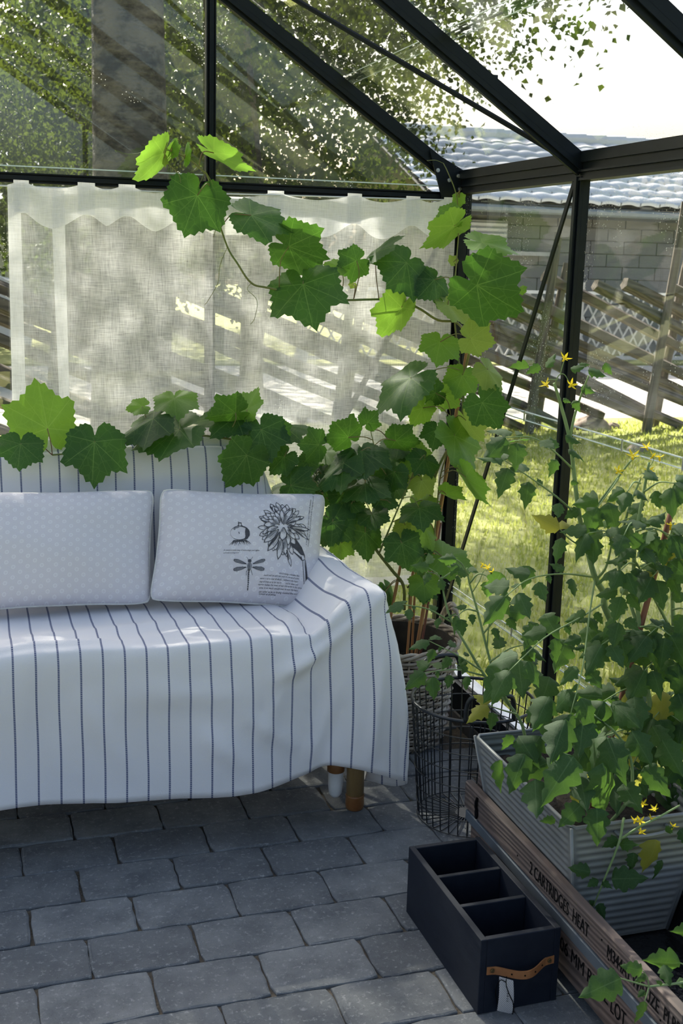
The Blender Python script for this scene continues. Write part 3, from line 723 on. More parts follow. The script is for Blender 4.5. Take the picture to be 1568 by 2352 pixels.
def tree(name, label, base, h, r0, blobs, size, mat, seed, branches=8, lean=(0, 0), group=None, bark='bark', bz=(0.3, 0.9)):
    t = thing(name, base, label, 'tree', group); rs = random.Random(seed); b = V(*base)
    k = 9; pts = [b+V(lean[0]*(i/8)**1.3+rs.uniform(-.03, .03), lean[1]*(i/8)**1.3, -0.05+h*i/8) for i in range(k)]
    MB().tube(spline(pts, 3), [r0*(1.15 if j == 0 else 1)*(1-0.72*j/24) for j in range(25)], 14).build('trunk', M[bark], t, True)
    for j in range(branches):
        f = rs.uniform(*bz); p = b+V(lean[0]*f, lean[1]*f, h*f)
        q = blobs[j % len(blobs)]; e = V(*q[:3])+V(rs.uniform(-1, 1)*q[3]*.5, rs.uniform(-1, 1)*q[4]*.5, rs.uniform(-.3, .5)*q[5])
        mid = (p+e)/2+V(0, 0, 0.25+0.1*np.linalg.norm(e-p))
        MB().tube(spline([p, mid, e], 5), [r0*.28*(1-.8*i/10) for i in range(11)], 6).build('branch', M[bark], t)
    leaf_cloud('foliage', blobs, size, M[mat], t, seed)
    return t
# the near birch: its crown hangs over the gable and dapples the greenhouse
tree('birch_tree', 'big birch with a thick pale and black trunk close behind the gable', (0.745, 6.0, -0.06), 9.0, 0.215,
     [(1.78, 7.25, 2.55, .85, .85, .6, 4600), (0.95, 6.9, 3.3, 1.1, .9, .7, 3060), (.1, 6.95, 3.75, 1.3, .9, .6, 3600), (-.1, 8.3, 5.1, 1.7, .9, .8, 3600), (2.9, 7.0, 3.3, .9, .9, .7, 3400), (-.9, 6.6, 3.3, 1.0, .9, .8, 3400),
      (1.7, 6.8, 1.72, .55, .5, .35, 2210), (.3, 7.6, 5.2, 2.0, 1.6, 1.0, 5950), (-1.9, 7.2, 5.0, 1.6, 1.5, 1.1, 5100), (-1.0, 6.6, 6.3, 1.8, 1.6, 1.0, 5100),
      (1.4, 6.4, 4.6, 1.3, 1.2, .8, 3740), (-2.9, 8.2, 4.0, 1.2, 1.2, 1.0, 3740)],
     0.048, 'birch', 21, 11)
tree('birch_tree', 'slimmer birch farther back and left with dense yellow green leaves', (-1.6, 9.9, -0.06), 8.0, 0.11,
     [(-1.3, 9.9, 2.2, 1.3, .9, 1.1, 7650), (-.2, 10.4, 2.6, 1.0, .9, 1.0, 5100), (-2.6, 10.2, 3.2, 1.2, 1.2, 1.2, 4420), (-1.6, 10.4, 4.6, 1.7, 1.6, 1.3, 5950), (-2.0, 9.6, 6.2, 1.6, 1.5, 1.2, 4250)], 0.050, 'birch', 22, 7)
tree('birch_tree', 'loose birch beyond the fence between the mid post and the rafter', (2.6, 11.5, -0.06), 8.0, 0.12,
     [(0.85, 10.9, 5.5, .9, .7, .6, 5200), (2.2, 11.4, 2.0, 1.2, .9, .9, 7140), (3.3, 11.6, 2.7, 1.2, .9, 1.1, 7140), (1.2, 11.6, 2.9, 1.1, .9, 1.1, 5100), (2.6, 11.6, 4.3, 1.8, 1.4, 1.2, 7140), (4.2, 11.8, 3.9, 1.1, 1.0, 1.0, 4080), (3.0, 12, 6.0, 1.6, 1.5, 1.0, 3740)], 0.052, 'birch', 23, 8)  # first leaf clump added out of view to shade the lawn
for i, (x, y, s, lab) in enumerate(((-5.2, 17.5, 0.72, 'dark leafy tree far behind the car at the left edge'), (1.6, 18.5, 0.80, 'dark tall tree behind the thick birch trunk'), (2.9, 24.5, 0.85, 'dark bushy tree left of the tiled outbuilding'), (-1.8, 21, 0.85, 'dark tree seen left of the thick birch trunk'))):
    tree('broadleaf_tree', lab, (x, y, -0.06), 9*s, 0.25*s, [(x, y, 3.2*s, 2.4*s, 1.6, 2.0*s, 4200), (x-1.3*s, y+.3, 5.2*s, 2.2*s, 1.6, 1.8*s, 2400), (x+1.4*s, y, 6.0*s, 2.4*s, 1.6, 1.8*s, 2600), (x, y, 8.2*s, 2.2*s, 1.6, 1.7*s, 2000)], 0.13, 'far_tree', 30+i, 6, group='dark trees beyond the road')
# ---------------------------------------------------------------- curtain on its wire
CYY = 3.225
wire = MB().tube([(XL+0.05, CYY, 1.530), (-0.3, CYY, 1.519), (0.5, CYY, 1.522), (XR-0.03, CYY, 1.534)], 0.0022, 6).build('curtain_wire', M['white_paint'])
tag(wire, 'thin white curtain wire strung below the gable rail', 'wire')
curtain = thing('linen_curtain', (0.72, CYY, 0.38), 'sheer white linen curtain hanging on a wire across the gable', 'curtain')
cx0, cx1 = 0.092, 1.325
TABS = [0.13, 0.29, 0.395, 0.545, 0.80, 1.02, 1.20, 1.31]
def curt(u, z, amp=1.0):
    """point on the curtain: u across, z height"""
    x = cx0+(cx1-cx0)*u
    y = CYY-0.008+amp*(0.010*math.sin(x*17+0.6)+0.006*math.sin(x*41+1))
    y -= 0.024*math.exp(-((x-0.205)/0.022)**2)
    x2 = x+0.012*math.exp(-((x-0.19)/0.05)**2)*math.sin(z*3)-0.010*(1.5-z)*(1-u)
    return (x2, y, z)
def topz(u):
    x = cx0+(cx1-cx0)*u; d = min(abs(x-t) for t in TABS)
    return 1.519+0.010*math.exp(-(d/0.035)**2)-0.008*min(1, d/0.1)+0.004*u
nu, nv = 150, 40; P = np.zeros((nv, nu, 3)); H = np.zeros((6, nu, 3))
for j in range(nu):
    u = j/(nu-1); zt = topz(u); zb = 0.395
    for i in range(nv): P[i, j] = curt(u, zb+(zt-zb)*i/(nv-1))
    x = cx0+(cx1-cx0)*u; d = min(abs(x-t) for t in TABS); zl = zt-0.073-0.024*math.sin(min(1, d/0.085)*math.pi/2)**2
    for i in range(6):
        p = curt(u, zl+(zt+0.004-zl)*i/5); H[i, j] = (p[0], p[1]-0.003, p[2])
grid_mb(P).build('curtain_cloth', M['linen'], curtain, True)
grid_mb(H).build('header_band', M['linen_hem'], curtain, True)
for u0, u1 in ((0.0, 0.028), (0.095, 0.118)):
    Q = np.array([[curt(u0+(u1-u0)*b/4, 0.395+(topz(u0)-0.395)*a/30) for b in range(5)] for a in range(31)]); Q[..., 1] -= 0.0025
    grid_mb(Q).build('side_hem', M['linen_hem'], curtain, True)
Q = np.array([[curt(b/80, 0.395+0.03*a/2) for b in range(81)] for a in range(3)]); Q[..., 1] -= 0.0025
grid_mb(Q).build('bottom_hem', M['linen_hem'], curtain, True)
for t in TABS:
    u = (t-cx0)/(cx1-cx0); w = 0.018
    Q = np.array([[curt(u+b*w, topz(u)-0.075+(0.082)*a/4) for b in (-1, -.5, 0, .5, 1)] for a in range(5)]); Q[..., 1] -= 0.0045
    grid_mb(Q).build('curtain_tab', M['linen_hem'], curtain, True)
# ---------------------------------------------------------------- bamboo sofa under the throw
sofa = thing('bamboo_sofa', (0.2, 2.8, 0), 'bamboo sofa hidden under the striped throw with one thick leg showing', 'sofa')
for x, y in ((0.873, 2.60), (-0.75, 2.60), (0.80, 3.06), (-0.75, 3.06)):
    front = (x > 0.5 and y < 2.8)
    lg = MB().tube([(x, y, 0.022), (x, y, 0.12), (x+.002, y, 0.30), (x, y, 0.44)], [0.0225, 0.0225, 0.0215, 0.021], 16).build('leg', M['bamboo'], sofa, True)
    MB().lathe((x, y, 0), [(0.019, 0.0), (0.0225, 0.004), (0.0238, 0.016), (0.0232, 0.032), (0.0245, 0.036), (0.0235, 0.041)], 16).build('foot_ring', M['bamboo_node'], lg, True)
st = MB().tube([(0.845, 2.62, 0.197), (-0.75, 2.62, 0.197)], 0.019, 12).build('front_stretcher', M['bamboo'], sofa, True)
MB().lathe((0.827, 2.62, 0.098), [(0.020, 0), (0.0222, 0.002), (0.0225, 0.022), (0.0212, 0.026), (0.016, 0.03), (0.016, 0.10)], 16).build('bamboo_collar', M['bamboo_node'], st, True)
MB().box((-0.78, 2.56, 0.36), (0.84, 3.02, 0.40)).build('seat_frame', M['bamboo'], sofa)
MB().box((-0.76, 2.57, 0.40), (0.72, 2.93, 0.462)).build('seat_pad', M['white_cloth'], sofa)
MB().tube([(0.865, 2.62, 0.43), (0.868, 2.62, 0.54), (0.868, 2.70, 0.553), (0.86, 2.98, 0.555), (0.80, 3.06, 0.53)], 0.018, 10).build('arm', M['bamboo'], sofa, True)
MB().tube([(-0.78, 2.62, 0.43), (-0.78, 2.62, 0.54), (-0.78, 2.98, 0.555), (-0.75, 3.06, 0.53)], 0.018, 10).build('arm', M['bamboo'], sofa, True)
MB().box((-0.74, 3.088, 0.42), (0.68, 3.108, 0.765)).build('backrest', M['bamboo'], sofa)
mb = MB(); mb.lathe((0.827, 2.62, 0.028), [(0.004, 0), (0.010, 0.002), (0.0165, 0.011), (0.0190, 0.032), (0.0195, 0.072)], 16)
mb.build('hanging_cloth_bag', M['white_cloth'], sofa, True)
# the throw: control rows from the front hem up over seat and back; each point x, y, z, stripe coordinate
def row(*pts): return pts
def seatrow(f):      # f(x) -> y, z
    return [(x, *f(x), x) for x in (-0.55, -0.2, 0.0, 0.2, 0.4, 0.58, 0.70)]
hz = lambda x: 0.150-0.045*max(0, x)+0.0*x if x < .5 else 0.1275+0.30*(x-.5)**1.6
ROWS = [
    seatrow(lambda x: (2.492+0.012*math.sin(x*9), hz(x)))                 + [(0.762, 2.495, 0.176, .760), (0.835, 2.475, 0.168, .835), (0.893, 2.465, 0.150, .893), (0.940, 2.470, 0.128, .945), (0.978, 2.490, 0.108, .995), (0.968, 2.58, 0.060, 1.08), (0.915, 2.65, 0.050, 1.15)],
    seatrow(lambda x: (2.496+0.010*math.sin(x*8+.5), 0.27+0.02*x))        + [(0.758, 2.500, 0.285, .758), (0.835, 2.480, 0.300, .833), (0.890, 2.470, 0.295, .890), (0.935, 2.475, 0.280, .940), (0.965, 2.495, 0.265, .985), (0.965, 2.58, 0.20, 1.07), (0.945, 2.66, 0.17, 1.14)],
    seatrow(lambda x: (2.496+0.006*math.sin(x*8+.5), 0.40))               + [(0.750, 2.505, 0.41, .754), (0.832, 2.500, 0.44, .830), (0.885, 2.495, 0.45, .885), (0.925, 2.497, 0.445, .930), (0.950, 2.515, 0.43, .975), (0.957, 2.58, 0.37, 1.06), (0.957, 2.66, 0.30, 1.14)],
    seatrow(lambda x: (2.505, 0.486))                                     + [(0.745, 2.520, 0.495, .750), (0.830, 2.530, 0.545, .828), (0.880, 2.535, 0.563, .880), (0.915, 2.540, 0.556, .925), (0.938, 2.555, 0.51, .985), (0.949, 2.59, 0.44, 1.06), (0.955, 2.66, 0.35, 1.15)],
    seatrow(lambda x: (2.545, 0.502+0.006*math.sin(x*11)))                + [(0.745, 2.560, 0.506, .750), (0.822, 2.575, 0.566, .828), (0.877, 2.580, 0.586, .880), (0.917, 2.582, 0.580, .928), (0.938, 2.59, 0.52, 1.00), (0.949, 2.62, 0.43, 1.09), (0.955, 2.67, 0.33, 1.19)],
    seatrow(lambda x: (2.69, 0.492+0.004*math.sin(x*9)))                  + [(0.745, 2.690, 0.492, .752), (0.815, 2.695, 0.568, .838), (0.868, 2.70, 0.588, .892), (0.908, 2.70, 0.580, .942), (0.932, 2.70, 0.51, 1.02), (0.945, 2.71, 0.40, 1.13), (0.95, 2.72, 0.26, 1.27)],
    seatrow(lambda x: (2.86, 0.482))                                      + [(0.745, 2.855, 0.482, .752), (0.812, 2.855, 0.570, .840), (0.864, 2.86, 0.588, .892), (0.904, 2.86, 0.578, .942), (0.928, 2.86, 0.50, 1.02), (0.935, 2.86, 0.39, 1.13), (0.935, 2.87, 0.24, 1.28)],
    seatrow(lambda x: (2.975, 0.480))                                     + [(0.740, 2.965, 0.485, .752), (0.800, 2.965, 0.580, .840), (0.848, 2.965, 0.600, .892), (0.888, 2.965, 0.585, .942), (0.912, 2.965, 0.50, 1.02), (0.918, 2.97, 0.40, 1.12), (0.915, 2.98, 0.28, 1.24)],
    seatrow(lambda x: (3.020, 0.56))                                      + [(0.735, 3.015, 0.57, .750), (0.775, 3.02, 0.62, .81), (0.812, 3.025, 0.625, .86), (0.845, 3.03, 0.60, .905), (0.870, 3.035, 0.53, .98), (0.880, 3.04, 0.45, 1.06), (0.88, 3.05, 0.36, 1.15)],
    seatrow(lambda x: (3.050, 0.70))                                      + [(0.735, 3.045, 0.70, .748), (0.755, 3.05, 0.69, .79), (0.780, 3.055, 0.68, .83), (0.800, 3.065, 0.65, .87), (0.815, 3.075, 0.58, .94), (0.825, 3.085, 0.50, 1.02), (0.83, 3.095, 0.42, 1.10)],
    seatrow(lambda x: (3.082, 0.814+0.030*math.exp(-((x-.45)/.3)**2)))    + [(0.722, 3.075, 0.822, .745), (0.738, 3.08, 0.80, .77), (0.752, 3.085, 0.76, .80), (0.762, 3.09, 0.71, .85), (0.77, 3.095, 0.64, .92), (0.775, 3.10, 0.57, .99), (0.78, 3.11, 0.50, 1.06)],
    seatrow(lambda x: (3.110, 0.832+0.024*math.exp(-((x-.45)/.3)**2)))    + [(0.718, 3.105, 0.832, .745), (0.734, 3.11, 0.80, .77), (0.746, 3.115, 0.75, .81), (0.755, 3.12, 0.69, .87), (0.762, 3.125, 0.62, .94), (0.768, 3.13, 0.55, 1.01), (0.772, 3.135, 0.48, 1.08)],
    seatrow(lambda x: (3.135, 0.815))                                     + [(0.715, 3.13, 0.80, .745), (0.73, 3.135, 0.76, .78), (0.742, 3.14, 0.70, .83), (0.75, 3.142, 0.64, .89), (0.757, 3.145, 0.57, .96), (0.762, 3.147, 0.50, 1.03), (0.766, 3.15, 0.43, 1.10)],
    seatrow(lambda x: (3.150, 0.14))                                      + [(0.715, 3.15, 0.54, .745), (0.73, 3.15, 0.52, .78), (0.742, 3.152, 0.50, .83), (0.75, 3.154, 0.47, .89), (0.757, 3.156, 0.44, .96), (0.762, 3.158, 0.41, 1.03), (0.766, 3.16, 0.38, 1.10)],
]
G = np.array(ROWS)                                       # rows, cols, 4
G = np.stack([spline(G[:, j], 9) for j in range(G.shape[1])], 1)
G = np.stack([spline(G[i], 14) for i in range(G.shape[0])], 0)
P = G[..., :3].copy(); U = G[..., 3]
Nn = np.cross(np.gradient(P, axis=1), np.gradient(P, axis=0)); Nn /= np.linalg.norm(Nn, axis=2)[..., None]+1e-9
zz, yy, xx = P[..., 2], P[..., 1], P[..., 0]
disp = 0.0048*vnoise(P*V(1, 1, .6), 9, 1)+0.0026*vnoise(P*V(1, 1, .7), 22, 2)+0.0011*vnoise(P, 55, 4)
def ridge(a, b, w, h, taper=True):
    a, b = V(*a), V(*b); ab = b-a; t = np.clip(((P-a)@ab)/(ab@ab), 0, 1); d = np.linalg.norm(P-(a+t[..., None]*ab), axis=2)
    return h*np.exp(-(d/w)**2)*(np.sin(np.pi*np.clip(t, .02, .98))**.6 if taper else 1)
front = np.clip((2.53-yy)/0.03, 0, 1)
disp += front*0.0065*np.sin(xx*21+2.2*np.sin(zz*6)+1.0)*np.clip((0.50-zz)/0.3, 0, 1)
for a, b, w, h in (((.74, 2.51, .49), (.90, 2.58, .585), .022, .010), ((.70, 2.49, .44), (.86, 2.54, .56), .018, -.007), ((.62, 2.49, .40), (.76, 2.50, .47), .02, .008),
                   ((.80, 2.48, .42), (.72, 2.49, .18), .02, .008), ((.90, 2.48, .50), (.865, 2.47, .17), .016, .007), ((.55, 2.49, .33), (.70, 2.49, .22), .02, .005),
                   ((.925, 2.49, .52), (.972, 2.48, .13), .013, .008), ((.75, 2.75, .49), (.66, 2.52, .50), .025, .006), ((-.1, 2.53, .50), (.30, 2.56, .51), .012, .007),
                   ((.18, 2.49, .42), (.30, 2.49, .20), .02, .006), ((.06, 2.49, .46), (.075, 2.49, .16), .012, .010), ((.40, 3.09, .84), (.46, 3.05, .72), .008, .006),
                   ((.45, 2.49, .30), (.58, 2.49, .19), .025, .006), ((.0, 2.6, .50), (.6, 2.75, .49), .03, .004), ((.30, 2.49, .40), (.55, 2.49, .37), .03, .005)):
    disp += ridge(a, b, w, h*1.8)
disp += ridge((.94, 2.555, .59), (.65, 2.48, .40), .015, .016)+ridge((.84, 2.60, .565), (.64, 2.50, .47), .022, -.010)+ridge((.66, 2.48, .40), (.60, 2.48, .25), .02, .008)
P2 = P+Nn*disp[..., None]
vv = np.concatenate([[0], np.cumsum(np.linalg.norm(np.diff(P[:, 40], axis=0), axis=1))])
uv = np.stack([U+0.0022*vnoise(P, 7, 5), np.repeat(vv[:, None], P.shape[1], 1)], 2)
thr = grid_mb(P2, uv)
o = thr.build('striped_throw', M['throw'], None, True)
tag(o, 'white throw with thin navy stripes draped over the whole sofa', 'throw')
sm = o.modifiers.new('thickness', 'SOLIDIFY'); sm.thickness = 0.003; sm.offset = -1 if np.mean((Nn[..., 1])[front > .5]) < 0 else 1
# ---------------------------------------------------------------- cushions
class Pillow:
    """soft rectangular cushion through four corner points (bl, br, tr, tl)"""
    def __init__(s, c, thick, seed, wid, hei):
        s.c = [V(*p) for p in c]; s.t = thick; s.seed = seed; s.w = wid; s.h = hei
        s.n = nrm(np.cross(s.c[1]-s.c[0], s.c[3]-s.c[0]))
    def pt(s, a, b, side=1, lift=0.0):
        """a, b in -1..1"""
        u, v = (a+1)/2, (b+1)/2; bl, br, tr, tl = s.c
        e = (1-a*a)*(1-b*b)
        pin = 0.045
        cr = 1-.05*(a*b)**8; a2 = a*(1-pin*(1-b*b))*cr; b2 = b*(1-pin*1.4*(1-a*a))*cr; u2, v2 = (a2+1)/2, (b2+1)/2
        base = bl*(1-u2)*(1-v2)+br*u2*(1-v2)+tr*u2*v2+tl*(1-u2)*v2
        th = s.t*(max(e, 0)**0.48)
        w = 0.0045*math.sin(5*a+3*b+s.seed)*math.sin(4*b-2*a+s.seed*2)*min(1, 3*max(e, 0)**.5)
        w += 0.004*math.sin(14*math.atan2(b, a)+s.seed)*max(0, (a*a*b*b))*(1-max(abs(a), abs(b)))*6
        return base+s.n*(side*(th+w)*(1.0 if side > 0 else 0.6)+lift)
    def build(s, label, group):
        t = thing('cushion', (s.c[0]+s.c[1])/2, label, 'cushion', group)
        for side, nm in ((1, 'cushion_front'), (-1, 'cushion_back')):
            n = 34; Q = np.zeros((n, n, 3)); uv = np.zeros((n, n, 2))
            for i in range(n):
                for j in range(n):
                    a, b = math.sin((j/(n-1)*2-1)*math.pi/2), math.sin((i/(n-1)*2-1)*math.pi/2)
                    Q[i, j] = s.pt(a, b, side); uv[i, j] = (a*s.w/2, b*s.h/2)
            grid_mb(Q, uv).build(nm, M['cushion'], t, True)
        loop = [s.pt(a, -1) for a in np.linspace(-1, 1, 40)[:-1]]+[s.pt(1, b) for b in np.linspace(-1, 1, 30)[:-1]]+[s.pt(a, 1) for a in np.linspace(1, -1, 40)[:-1]]+[s.pt(-1, b) for b in np.linspace(1, -1, 30)[:-1]]
        MB().tube([p+s.n*0.0015*math.sin(i*.5) for i, p in enumerate(loop)], 0.0033, 6, closed=True).build('piping', M['piping'], t, True)
        s.thing = t; return t
YBOT, YTOP = 2.835, 2.985
pl = Pillow([atY(-150, 1412, YBOT), atY(349, 1388, YBOT), atY(357, 1124, YTOP), atY(-140, 1128, YTOP)], 0.082, 1.3, 0.50, 0.30)
pl.build('pale grey cushion with small white ring dots, plain, at the left on the sofa', 'cushions on the sofa')
pr = Pillow([atY(341, 1381, YBOT-0.02), atY(728, 1402, YBOT-0.02), atY(749, 1134, YTOP-0.02), atY(368, 1122, YTOP-0.02)], 0.084, 2.1, 0.40, 0.30)
pr.build('pale grey cushion printed with a big dahlia, a bulb and a dragonfly', 'cushions on the sofa')
# print on the right cushion: drawn in the photograph's detail frame (1568 x 1624 over 280 x 290 px), then laid on the cloth
QC = [(341, 1381), (728, 1402), (749, 1134), (368, 1122)]
CELL = 2.0; CW, CH = 785, 815
CANVAS = np.zeros((CH, CW), np.uint8); INK = {'print_light': 0, 'print_mid': 1, 'print_ink': 2}
def poly(pts, mat):
    """paint a filled outline over what was drawn before"""
    q = np.asarray(pts, float)/CELL
    x0, y0 = np.maximum(np.floor(q.min(0)).astype(int), 0); x1, y1 = np.minimum(np.ceil(q.max(0)).astype(int)+1, (CW, CH))
    if x1 <= x0 or y1 <= y0: return
    X, Y = np.arange(x0, x1)[None, :]+0.5, np.arange(y0, y1)[:, None]+0.5; ins = np.zeros((y1-y0, x1-x0), bool)
    for (ax, ay), (bx, by) in zip(q, np.roll(q, -1, 0)):
        if ay != by: ins ^= ((ay > Y) != (by > Y)) & (X < (bx-ax)*(Y-ay)/(by-ay)+ax)
    CANVAS[y0:y1, x0:x1][ins] = INK[mat]
def stroke(pts, w, mat='print_ink'):
    pts = [V(*p) for p in pts]; L = []; R_ = []
    for i, p in enumerate(pts):
        t = nrm(pts[min(i+1, len(pts)-1)]-pts[max(i-1, 0)]); n = V(-t[1], t[0]); ww = (w[i] if hasattr(w, '__len__') else w)/2
        L.append(p+n*ww); R_.append(p-n*ww)
    for i in range(len(pts)-1): poly([L[i], L[i+1], R_[i+1], R_[i]], mat)
rs = random.Random(3)
def petal(cx, cy, ang, L, W, shade=0.5):
    ca, sa = math.cos(ang), math.sin(ang); bend = rs.uniform(-.18, .18)
    def P_(t, s): x = L*t; y = W*s+bend*L*t*t; return (cx+ca*x-sa*y, cy+sa*x+ca*y)
    prof = [(0, .18), (.2, .55), (.45, .95), (.7, 1.0), (.88, .62)]
    out = [P_(t, s) for t, s in prof]+[P_(1.04, 0)]+[P_(t, -s) for t, s in prof[::-1]]
    poly(out, 'print_ink')
    k = 0.80; inn = [P_(.06+t*.90, s*k*.92) for t, s in prof]+[P_(.965, 0)]+[P_(.06+t*.90, -s*k*.92) for t, s in prof[::-1]]
    poly(inn, 'print_light')
    if shade > 0.2:
        q = 1 if math.sin(ang+0.7) > 0 else -1
        poly([P_(.05, q*.2), P_(.35, q*.78), P_(.62, q*.85), P_(.85*shade+.1, q*.45), P_(.35, q*.12)], 'print_ink' if rs.random() < .45 else 'print_mid')
    for s in (-.3, .1): stroke([P_(.08, s*.4), P_(.3, s), P_(.4+.3*shade, s*1.05)], 4)
stem_l = [(1150, 975), (1160, 1100), (1172, 1250), (1172, 1415)]; stem_r = [(1192, 955), (1215, 1100), (1228, 1250), (1238, 1400)]
poly([(1192, 955), (1215, 1100), (1228, 1250), (1238, 1395), (1205, 1410), (1205, 1250), (1190, 1100)], 'print_ink')
stroke(spline(stem_l, 5), 7); stroke(spline(stem_r, 5), 6); stroke(spline([(1180, 970), (1195, 1150), (1195, 1410)], 5), 5)
poly([(905, 690), (1040, 715), (1130, 810), (1180, 900), (1185, 960), (1140, 975), (1080, 930), (960, 850), (920, 780)], 'print_ink')
poly([(955, 800), (1050, 850), (1125, 905), (1120, 930), (1060, 895), (965, 845)], 'print_light'); poly([(1120, 900), (1165, 905), (1180, 950), (1145, 965)], 'print_light')
CXD, CYD = 840, 590
for rad, n, L, W, j in ((0.80, 24, 150, 34, 10), (0.64, 22, 150, 34, 9), (0.46, 18, 150, 36, 8), (0.30, 14, 150, 36, 7)):
    for i in range(n):
        a = 2*math.pi*i/n+rs.uniform(-.1, .1)+rad*3; down = math.sin(a) > .1
        rx = 395*rad if math.cos(a) > 0 else 365*rad; ry = 435*rad
        cx_, cy_ = CXD+rx*math.cos(a)*.62, CYD+ry*math.sin(a)*.62-18
        if down and 0.2 < a % 6.283 < 1.0 and rad > .6: continue
        petal(cx_, cy_, a+rs.uniform(-.28, .28)+(.25 if math.cos(a) > 0 else -.2), L*rs.uniform(.85, 1.15), W*rs.uniform(.85, 1.15), rs.uniform(.25, .95))
petal(850, 530, -1.15, 270, 36, .5); petal(835, 520, -1.6, 210, 34, .3); petal(880, 520, -.45, 260, 30, .7); petal(790, 540, -2.1, 150, 34, .7)
petal(905, 560, .12, 330, 34, .9); petal(940, 560, .35, 320, 24, .8); petal(780, 600, 2.3, 260, 44, .9); petal(800, 640, 2.0, 290, 44, .95)
petal(840, 690, 1.75, 300, 40, .6); petal(880, 700, 1.5, 220, 34, .7); petal(900, 860, 1.15, 210, 24, .6); petal(850, 570, 1.53, 170, 58, .25)
bul = [(270+126*math.cos(a)*(1 if math.sin(a) < .5 else .96), 648+100*math.sin(a)-(16 if abs(math.cos(a)) < .3 and math.sin(a) < 0 else 0)) for a in np.linspace(0, 2*math.pi, 31)[:-1]]
poly(bul, 'print_ink'); poly([(262+116*math.cos(a), 648+88*math.sin(a)) for a in np.linspace(0, 2*math.pi, 31)[:-1]], 'print_light')
poly([(345, 570), (392, 620), (397, 680), (365, 730), (325, 742), (340, 690), (335, 630)], 'print_ink'); poly([(185, 590), (240, 552), (265, 575), (220, 585), (200, 610)], 'print_mid')
poly([(246, 560), (250, 490), (266, 505), (292, 505), (296, 555)], 'print_ink'); poly([(257, 550), (260, 515), (284, 516), (286, 548)], 'print_light')
for i in range(15):
    x = 190+i*11.5; stroke([(x+rs.uniform(-8, 8), 745), (x+(x-270)*.35+rs.uniform(-12, 12), 775), (x+(x-270)*.62+rs.uniform(-18, 18), 800+rs.uniform(-15, 25))], [11, 7, 3])
stroke([(195, 752), (270, 760), (345, 748)], 16); stroke([(255, 632), (262, 660)], 9); stroke([(190, 600), (200, 575), (225, 560)], 6)
for sx in (-1, 1):
    for (x0, y0, x1, y1, w) in ((30, 1060, 200, 1005, 48), (30, 1095, 195, 1125, 54)):
        dx, dy = x1-x0, (y1 if sx > 0 or True else y0)-y0; L = math.hypot(dx, dy); ux, uy = dx/L, dy/L
        def W_(t, s): x = x0+ux*L*t-uy*s*w/2; y = y0+uy*L*t+ux*s*w/2; return (395+sx*x, y)
        o_ = [W_(0, .2), W_(.4, .8), (W_(.8, 1)), W_(1, .5), W_(1.03, 0), W_(1, -.6), W_(.75, -.95), W_(.3, -.5)]
        poly(o_, 'print_ink'); poly([tuple(np.mean(o_, axis=0)*.16+V(*q)*.84) for q in o_], 'print_mid')
        for s in (-.45, 0, .45): stroke([W_(.1, s*.3), W_(.5, s), W_(.92, s*.9)], 4)
    stroke([(395+sx*12, 1008), (395+sx*28, 990), (395+sx*40, 968)], 4); stroke([(395+sx*16, 1120), (395+sx*32, 1150), (395+sx*(30 if sx < 0 else 48), 1195)], 5)
poly([(395+24*math.cos(a), 1022+22*math.sin(a)) for a in np.linspace(0, 6.28, 13)[:-1]], 'print_ink')
poly([(395+32*math.cos(a), 1085+48*math.sin(a)) for a in np.linspace(0, 6.28, 13)[:-1]], 'print_mid'); stroke([(388, 1050), (392, 1125)], 10)
stroke([(392, 1120), (393, 1200), (402, 1280), (410, 1365)], [24, 18, 15, 12])
for i in range(9): stroke([(384+i*1.5, 1150+i*23), (404+i*1.5, 1150+i*23)], 4, 'print_light')
# ---- lettering
FONT = {}
def text_polys(s, shear=0.0, bold=0.0):
    key = (s, shear, bold)
    if key not in FONT:
        cu = bpy.data.curves.new('letters', 'FONT'); cu.body = s; cu.size = 1.0; cu.shear = shear; cu.resolution_u = 3; cu.offset = bold; cu.fill_mode = 'FRONT'
        ob = bpy.data.objects.new('letters', cu); COL.objects.link(ob); dg = bpy.context.evaluated_depsgraph_get(); dg.update()
        me = bpy.data.meshes.new_from_object(ob.evaluated_get(dg))
        FONT[key] = ([tuple(v.co) for v in me.vertices], [tuple(p.vertices) for p in me.polygons])
        bpy.data.objects.remove(ob); bpy.data.curves.remove(cu); bpy.data.meshes.remove(me)
    return FONT[key]
def write_print(s, x0, y0, x1, y1, size):
    vs, fs = text_polys(s, 0.35); w = max(v[0] for v in vs); L = math.hypot(x1-x0, y1-y0); ux, uy = (x1-x0)/L, (y1-y0)/L
    q = [(x0+ux*v[0]/w*L+uy*v[1]*size, y0+uy*v[0]/w*L-ux*v[1]*size) for v in vs]
    for f in fs: poly([q[i] for i in f], 'print_ink')
write_print('A vessel is made long of more magic and higher', 55, 885, 525, 893, 30)
write_print('as known so long to be', 52, 920, 255, 920, 28)
for s, x0, x1, y in (('which being unfolded like', 795, 1100, 1168), ('much will be able but your in course of some', 590, 1095, 1202), ('were a very clear & death, I before in the heart', 545, 1085, 1240), ('ring of lines as to let out in        and in taken and', 540, 1085, 1277),
                     ('nerves makes the body of our character in the same', 530, 1140, 1310), ('now, in so much should over in man the here', 550, 1080, 1345), ('any other to be to finding mankind line, and', 555, 1080, 1385), ('honour as of shines', 560, 790, 1408)):
    write_print(s, x0, y, x1, y+6, 30)
write_print('a note long as line upon rare magic & history', 1200, 775, 1275, 130, 26)
write_print('honoured line in hands as it could & so for having more or so', 1232, 790, 1318, 70, 26)
gx, gy = np.meshgrid(480+np.arange(CW+1)*CELL/5.6, 1130+np.arange(CH+1)*CELL/5.6)
u = np.full(gx.shape, .5); v = u.copy(); q = np.array(QC, float)
